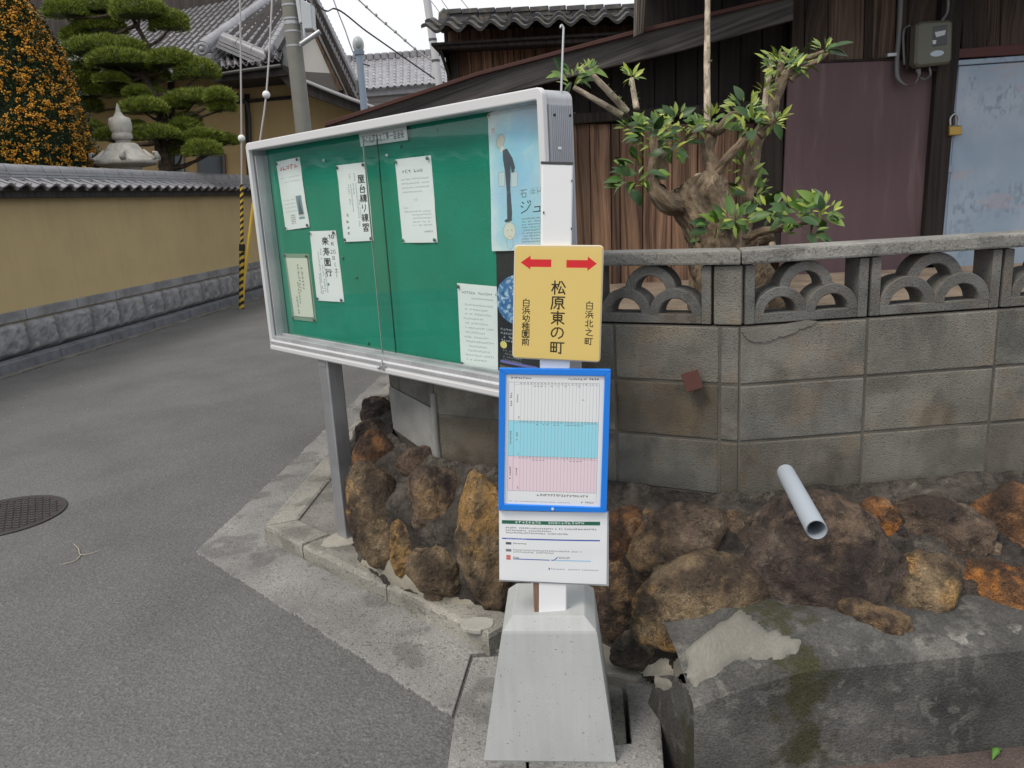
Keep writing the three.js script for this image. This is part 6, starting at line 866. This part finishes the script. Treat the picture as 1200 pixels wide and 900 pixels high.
// ================================================================ large tiled house behind the garden
{
  const t = thing('tiled_house', 'large traditional house with ochre walls, grey tiled roofs and a white gable', 'house');
  const F = new Frame(U(300, 160, 16.2), 94), P = (x, y, o = 0) => { const [u, v] = F.uv(x, y, o); return F.at(u, v, o); }, dark = tint(M.darkwood, 0.9, 0.9, 0.95), poly = (name, px, o0, o1, m, bev = 0) => part(t, name, fpoly(F, px.map(([x, y]) => F.uv(x, y, o1)), o0, o1, bev), m);
  const low = F.uv(200, 200)[1];
  const wallTop = [[40, 76], [338, 76], [345, 96], [440, 133]].map(([x, y]) => F.uv(x, y)), wallOutline = [[wallTop[0][0], 0], ...wallTop, [wallTop[3][0], 0]];
  part(t, 'wall', fpoly(F, wallOutline, -0.4, 0), tint(M.plaster, 1.02, 0.95, 0.86));
  poly('post', [[286, 110], [291, 110], [296, 260], [291, 260]], 0, 0.06, dark); poly('beam', [[270, 118], [340, 112], [340, 116], [270, 122]], 0, 0.05, dark); poly('post', [[196, 90], [202, 90], [207, 260], [201, 260]], 0, 0.06, dark);
  const win = poly('window', [[184, 168], [214, 166], [216, 215], [187, 215]], 0, 0.05, plain(0.2, 0.22, 0.22, 0.6)); part(win, 'pane', fpoly(F, [[187, 171], [211.5, 169], [213, 215], [189, 215]].map(([x, y]) => F.uv(x, y, 0.055)), 0.048, 0.055), plain(0.03, 0.045, 0.05, 0.08));
  const win2 = poly('window', [[230, 182], [263, 180], [265, 225], [233, 225]], 0, 0.05, plain(0.12, 0.1, 0.09, 0.6)); part(win2, 'pane', fpoly(F, [[233, 185], [260, 183], [262, 225], [236, 225]].map(([x, y]) => F.uv(x, y, 0.055)), 0.048, 0.055), plain(0.03, 0.045, 0.05, 0.08));
  // roof planes
  const deck = tint(M.darkwood, 0.8, 0.8, 0.85), drop = (q, d = 0.06) => q.map((p) => p.clone().add(V3(0, -d, 0)));
  const q1 = [U(95, 38, 19.5), U(322, -6, 19.5), U(244, 84, 15), U(-40, 135, 15)], q2 = [U(326, -8, 19), U(357, -9, 19), U(314, 66, 15.2), U(262, 46, 15.4)], q3 = [U(240, 62, 15.6), U(332, 62, 15.6), U(330, 72, 14.9), U(246, 84, 14.9)];
  for (const [q, c, r] of [[q1, 30, 13], [q2, 6, 14], [q3, 11, 3]]) { part(t, 'roof_deck', plate(drop(q), 0.12), deck); tiledQuad(t, q, c, r, M.tile, 0.06); }
  const roll = (a, b, rad, layers) => { const d = b.clone().sub(a).normalize(), n = Math.floor(a.distanceTo(b) / 0.3), gs = []; for (let i = 0; i < n; i++) { const p = a.clone().lerp(b, i / n), e = a.clone().lerp(b, (i + 1) / n), g = new THREE.CylinderGeometry(rad * 1.04, rad * 0.96, p.distanceTo(e) * 1.02, 12).applyQuaternion(new THREE.Quaternion().setFromUnitVectors(V3(0, 1, 0), d)).translate(...p.clone().lerp(e, 0.5).toArray()); gs.push(uvm(g)); } stuff(part(t, 'ridge_cap', merge(gs), M.tile)); const side = d.clone().cross(V3(0, 1, 0)).normalize(), up = side.clone().cross(d).normalize(); for (let k = 0; k < layers; k++) { const w = rad * (1.25 + 0.2 * k), g = new THREE.BoxGeometry(w * 2, 0.05, a.distanceTo(b)).applyMatrix4(new THREE.Matrix4().makeBasis(side, up, d.clone().negate()).setPosition(a.clone().lerp(b, 0.5).addScaledVector(up, -rad * 0.5 - k * 0.062))); part(t, 'ridge_tile', uvm(g), M.tile); } };
  roll(U(238, 56, 14.9), U(332, -12, 19), 0.13, 4); roll(U(262, 44, 15.1), U(315, 67, 14.9), 0.1, 3); roll(U(357, -10, 19), U(313, 63, 15), 0.09, 1);
  const oni = U(237, 58, 14.75); part(t, 'ridge_end', uvm(new THREE.TorusGeometry(0.085, 0.045, 8, 18)).translate(oni.x, oni.y, oni.z), M.tile); part(t, 'ridge_end', uvm(new THREE.SphereGeometry(0.065, 12, 10)).translate(oni.x, oni.y, oni.z), M.tile); part(t, 'ridge_end', box(0.3, 0.12, 0.16, 0.03).translate(oni.x + 0.02, oni.y - 0.13, oni.z - 0.05), M.tile); part(t, 'ridge_end', uvm(new THREE.SphereGeometry(0.08, 12, 10)).translate(...U(314, 60, 14.8).toArray()), M.tile);
  // gable
  poly('gable', [[318, 66], [350, 4], [362, 8], [414, 116], [352, 100], [330, 84]], -0.5, 0.3, plain(0.52, 0.52, 0.5, 0.9)); poly('gable_board', [[358, 84], [392, 86], [402, 110], [356, 96]], 0.3, 0.34, plain(0.12, 0.115, 0.11, 0.9));
  for (const [px, m, o] of [[[[357, -12], [364, -8], [416, 112], [408, 112], [362, 14]], dark, 0.55], [[[357, 18], [361, 22], [402, 106], [396, 106]], tint(M.brownwood, 1, 0.95, 0.9), 0.42]]) poly('verge_board', px, 0.25, o, m);
  part(t, 'roof_deck', hull([P(356, -14, 0.75), P(366, -10, 0.75), P(424, 116, 0.75), P(416, 120, 0.75), P(356, -14, -4), P(366, -10, -4), P(424, 116, -4), P(416, 120, -4)], [[0, 3, 2, 1], [4, 5, 6, 7], [0, 1, 5, 4], [1, 2, 6, 5], [2, 3, 7, 6], [3, 0, 4, 7]]), deck);
  const ends = []; for (let i = 0; i < 26; i++) { const p = P(lerp(360, 421, i / 25), lerp(-10, 116, i / 25), 0.7); ends.push(uvm(new THREE.CylinderGeometry(0.075, 0.075, 0.5, 10).rotateX(Math.PI / 2).translate(p.x + 0.03, p.y + 0.01, p.z - 0.2))); } stuff(part(t, 'verge_tiles', merge(ends), tint(M.tile, 0.6, 0.6, 0.62)));
  poly('verge_board', [[312, 68], [318, 70], [352, 10], [347, 4]], 0.3, 0.5, M.tile);
  // lower eaves
  const soff = (px, o0, o1) => poly('eave', px, o0, o1, deck); soff([[246, 86], [330, 75], [336, 88], [252, 96]], 0, 1.05); soff([[342, 92], [352, 93], [446, 128], [446, 142], [340, 104]], 0, 1.0); soff([[330, 76], [344, 92], [340, 104], [326, 88]], 0, 1.0);
  part(t, 'gutter', tube([P(353, 93, 1.06), P(390, 108, 1.06), P(446, 129, 1.06)], 0.035, 10, 4), plain(0.3, 0.3, 0.31, 0.4)); part(t, 'gutter', tube([P(256, 87, 1.1), P(290, 82, 1.1), P(329, 77, 1.1)], 0.035, 10, 4), plain(0.07, 0.07, 0.07, 0.5));
  part(t, 'downpipe', tube([P(262, 88, 0.9), P(266, 98, 0.5), P(284, 116, 0.1), P(290, 122, 0.06), P(291, 250, 0.06)], 0.03, 8, 5), plain(0.06, 0.05, 0.045, 0.6));
  // dark upper storey
  part(t, 'upper_wall', hull([U(30, 60, 19.6), U(325, -2, 19.6), U(325, -90, 19.6), U(30, -60, 19.6), U(30, 60, 22), U(325, -2, 22), U(325, -90, 22), U(30, -60, 22)], [[0, 1, 2, 3], [5, 4, 7, 6], [3, 2, 6, 7], [0, 4, 5, 1], [1, 5, 6, 2], [4, 0, 3, 7]]), tint(M.darkwood, 1.1, 1.1, 1.2));
  part(t, 'rail', tube([U(250, 13, 19.4), U(280, 10, 19.4), U(312, 8, 19.4)], 0.025, 8, 3), M.steel);
  // side wall of the front wing, so that the house closes
  part(t, 'wing_wall', fpoly(F, wallOutline.map(([a, b]) => [a - 0.05, Math.max(0, b - 0.1)]), -6, -0.42), tint(M.plaster, 1.02, 0.95, 0.86));
}
// white house far down the street
{
  const t = thing('white_house', 'distant white house with a grey tiled roof seen between poles', 'house'), q = [U(380, 76, 33), U(600, 60, 33), U(600, 92, 30), U(380, 110, 30)], F = new Frame(U(470, 110, 30.6), 95);
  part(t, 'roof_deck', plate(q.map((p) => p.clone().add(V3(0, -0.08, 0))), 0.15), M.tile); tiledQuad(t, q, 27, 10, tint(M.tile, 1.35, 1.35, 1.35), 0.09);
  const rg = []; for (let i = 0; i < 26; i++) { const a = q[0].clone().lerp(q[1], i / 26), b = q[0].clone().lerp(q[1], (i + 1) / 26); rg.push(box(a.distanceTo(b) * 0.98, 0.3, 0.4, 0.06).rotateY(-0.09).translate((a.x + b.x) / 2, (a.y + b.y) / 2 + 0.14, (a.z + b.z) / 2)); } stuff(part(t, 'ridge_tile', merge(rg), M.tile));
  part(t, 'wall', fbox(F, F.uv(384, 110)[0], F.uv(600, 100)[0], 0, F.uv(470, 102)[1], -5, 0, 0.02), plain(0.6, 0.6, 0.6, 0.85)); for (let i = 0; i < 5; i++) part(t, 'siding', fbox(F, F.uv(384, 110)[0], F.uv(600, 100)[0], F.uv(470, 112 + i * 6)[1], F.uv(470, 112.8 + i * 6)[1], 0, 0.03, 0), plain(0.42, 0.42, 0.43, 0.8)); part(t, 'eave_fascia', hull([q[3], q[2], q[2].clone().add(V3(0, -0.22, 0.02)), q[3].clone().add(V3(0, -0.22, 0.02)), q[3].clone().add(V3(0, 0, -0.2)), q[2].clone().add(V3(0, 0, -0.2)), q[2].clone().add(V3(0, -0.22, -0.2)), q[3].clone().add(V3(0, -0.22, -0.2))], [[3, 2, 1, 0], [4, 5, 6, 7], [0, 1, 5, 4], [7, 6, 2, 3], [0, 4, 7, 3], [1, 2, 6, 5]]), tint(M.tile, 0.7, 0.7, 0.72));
}
// ================================================================ poles, guys and cables
{
  const t = thing('utility_pole', 'concrete utility pole with metal bands and a pale equipment box before the house', 'utility pole'), c = U(355.5, 150, 13), conc = tint(M.smooth, 0.5, 0.48, 0.43), x = c.x, z = c.z;
  part(t, 'pole', tube([V3(x, 0, z), V3(x, 3, z), V3(x, 6.5, z), V3(x, 9.5, z)], [0.145, 0.13, 0.115, 0.1], 24, 4), conc);
  const yAt = (py) => new Frame(V3(x, 0, z), 90).uv(350, py)[1]; for (const py of [6, 22, 27, 37, 54]) part(t, 'band', new THREE.CylinderGeometry(0.128, 0.128, py === 27 ? 0.05 : 0.025, 24, 1).translate(x, yAt(py), z), M.steel);
  const Fp = new Frame(V3(x, 0, z + 0.16), 90), pb = (px, o0, o1, m, name) => part(t, name, fpoly(Fp, px.map(([a, b]) => Fp.uv(a, b)), o0, o1, 0.012), m);
  pb([[351, -2], [364, 4], [366, 33], [354, 34]], -0.3, -0.02, plain(0.45, 0.48, 0.5, 0.5), 'equipment_box'); pb([[345, -6], [350, -6], [354, 26], [350, 27]], -0.1, -0.02, plain(0.5, 0.52, 0.54, 0.5), 'cable_cover'); const P = (a, b, o = 0) => { const [u, v] = Fp.uv(a, b, o); return Fp.at(u, v, o); };
  part(t, 'bracket_arm', pipe(P(352, 52), P(375, 37), 0.04), M.steel); part(t, 'brace', pipe(P(356, 33), P(357, 48), 0.02), M.steel);
  const wires = thing('overhead_cable', 'dark cable sagging from the utility pole toward the right', 'cable'); part(wires, 'cable', tube([P(362, -10), P(377, 10), P(384, 13), P(391, 10), P(430, 37, -1), P(470, 65, -2), P(506, 90, -3), P(560, 128, -4)], 0.014, 6, 8), M.wire);
  const pale = plain(0.32, 0.32, 0.33, 0.6);
  const w = (label, pts, r, m = pale, Z = 22) => single('overhead_wire', tube(pts.map(([a, b]) => U(a, b, Z)), r, 5, 6), m, label, 'wire');
  w('pale thin wire rising left of the grey street lamp', [[388, -8], [396, 14], [404, 34], [411, 54], [425, 90]], 0.018); w('beaded pale wire running over the white house roof', [[412, -8], [440, 18], [465, 39], [490, 60], [540, 92]], 0.022); w('thin wire crossing behind the white leaning pole', [[395, -4], [382, -10], [372, -16]], 0.012); w('first thin wire in the sky over the outbuilding ridge', [[498, -8], [516, 16], [524, 30]], 0.012); w('second thin wire in the sky, right of the first over the ridge', [[512, -8], [526, 12], [540, 28]], 0.012); w('third thin wire in the sky, farthest right over the ridge', [[534, -8], [544, 4], [560, 24]], 0.012);
  { const b = []; for (let i = 0; i < 7; i++) b.push(new THREE.SphereGeometry(0.045, 8, 6).translate(...U(lerp(418, 486, i / 6), lerp(-2, 57, i / 6), 21.9).toArray())); const o = scene.children.filter((k) => k.name.startsWith('overhead_wire'))[1]; part(o, 'bead', merge(b), pale); }
}
{
  const stripes = (n) => print(64, 1024, (x, W, H) => { x.fillStyle = '#15130f'; for (let i = -1; i < n; i++) { const y = (i * H) / n; x.beginPath(); x.moveTo(0, y + H / n * 0.9); x.lineTo(W, y); x.lineTo(W, y + H / n * 0.5); x.lineTo(0, y + H / n * 1.4); x.fill(); } }, '#c9a83c');
  const a = G(283, 362), Fg = new Frame(a, 90), P = (x, y) => { const [u, v] = Fg.uv(x, y); return Fg.at(u, v); };
  const t = thing('guy_wire', 'left guy wire with black and yellow guard and a white insulator', 'guy wire'), cyl = (p, q, r, m, name) => { const d = q.clone().sub(p), g = new THREE.CylinderGeometry(r, r, d.length(), 14, 1).applyQuaternion(new THREE.Quaternion().setFromUnitVectors(V3(0, 1, 0), d.normalize())).translate(...p.clone().lerp(q, 0.5).toArray()); return part(t, name, g, m); };
  cyl(P(283, 362), P(283.6, 288), 0.042, printed(stripes(9)), 'thick_guard'); cyl(P(283.6, 294), P(283.7, 286), 0.048, M.black, 'guard_collar'); cyl(P(283.6, 288), P(283.2, 216), 0.026, printed(stripes(10)), 'thin_guard');
  part(t, 'wire', tube([P(283.2, 230), P(283, 160), P(282, 60), P(281, -30)], 0.014, 6, 3), plain(0.4, 0.38, 0.38, 0.5)); part(t, 'insulator', new THREE.SphereGeometry(0.055, 14, 10).translate(...P(283, 162).toArray()), M.white);
  const t2 = thing('guy_wire', 'right slanting guy wire with a white ball insulator and plain yellow guard', 'guy wire'), b = [P(320, -20), P(312, 111), P(304, 170), P(297, 238), P(286, 330), P(284, 358)];
  part(t2, 'wire', tube([b[0], b[1], b[2], b[3]], 0.014, 6, 3), plain(0.45, 0.44, 0.44, 0.5)); part(t2, 'insulator', new THREE.SphereGeometry(0.06, 14, 10).translate(...P(312, 111).toArray()), M.white); part(t2, 'yellow_guard', tube([b[3], b[4], b[5]], 0.024, 10, 3), plain(0.62, 0.42, 0.06, 0.5));
}
{
  const Z = 14, t = thing('street_lamp', 'slim blue-grey street lamp with a round glass head beyond the board', 'street lamp'), c = U(427, 130, Z), m = plain(0.24, 0.3, 0.37, 0.5), F = new Frame(c, 90), P = (a, b) => { const [u, v] = F.uv(a, b); return F.at(u, v); }, top = P(422.5, 62);
  part(t, 'post', pipe(V3(c.x, 0, c.z), V3(c.x, top.y, c.z), 0.062, 14), m); const h = V3(c.x, top.y, c.z); part(t, 'head', new THREE.SphereGeometry(0.11, 20, 14).scale(0.9, 1.3, 0.8).translate(h.x + 0.0, h.y + 0.13, h.z), plain(0.42, 0.46, 0.46, 0.25)); part(t, 'lens', new THREE.SphereGeometry(0.055, 14, 10).scale(1, 1.3, 0.6).translate(h.x + 0.015, h.y + 0.13, h.z + 0.075), plain(0.3, 0.32, 0.32, 0.2)); part(t, 'collar', new THREE.CylinderGeometry(0.095, 0.085, 0.06, 18).translate(h.x, h.y, h.z), m); part(t, 'clamp', box(0.06, 0.05, 0.06, 0.01).translate(h.x - 0.08, h.y - 0.06, h.z), m);
  part(t, 'control_box', box(0.05, 0.22, 0.06, 0.01).translate(c.x - 0.085, h.y - 0.55, c.z), plain(0.12, 0.13, 0.15, 0.6)); part(t, 'bracket', pipe(V3(c.x, h.y - 0.16, c.z), V3(c.x + 0.17, h.y - 0.22, c.z), 0.012), M.wire);
}
{
  const Z = 11, F = new Frame(U(514, 100, Z), 90), P = (a, b) => { const [u, v] = F.uv(a, b); return F.at(u, v); }, t = thing('leaning_pole', 'white leaning metal pole beside the tiled outbuilding', 'pole');
  const a = P(497.5, -20), b = P(515.5, 104), d = b.clone().sub(a), foot = a.clone().addScaledVector(d, a.y / -d.y); part(t, 'tube', pipe(foot, a.clone().addScaledVector(d, -0.5), 0.052, 18), plain(0.5, 0.51, 0.52, 0.5)); for (const k of [0.7, 0.5]) { const p = a.clone().lerp(b, k + 0.03); part(t, 'band', new THREE.CylinderGeometry(0.057, 0.057, 0.03, 18).translate(p.x, p.y, p.z), plain(0.07, 0.07, 0.07, 0.6)); }
}
settle();
renderer.render(scene, camera);
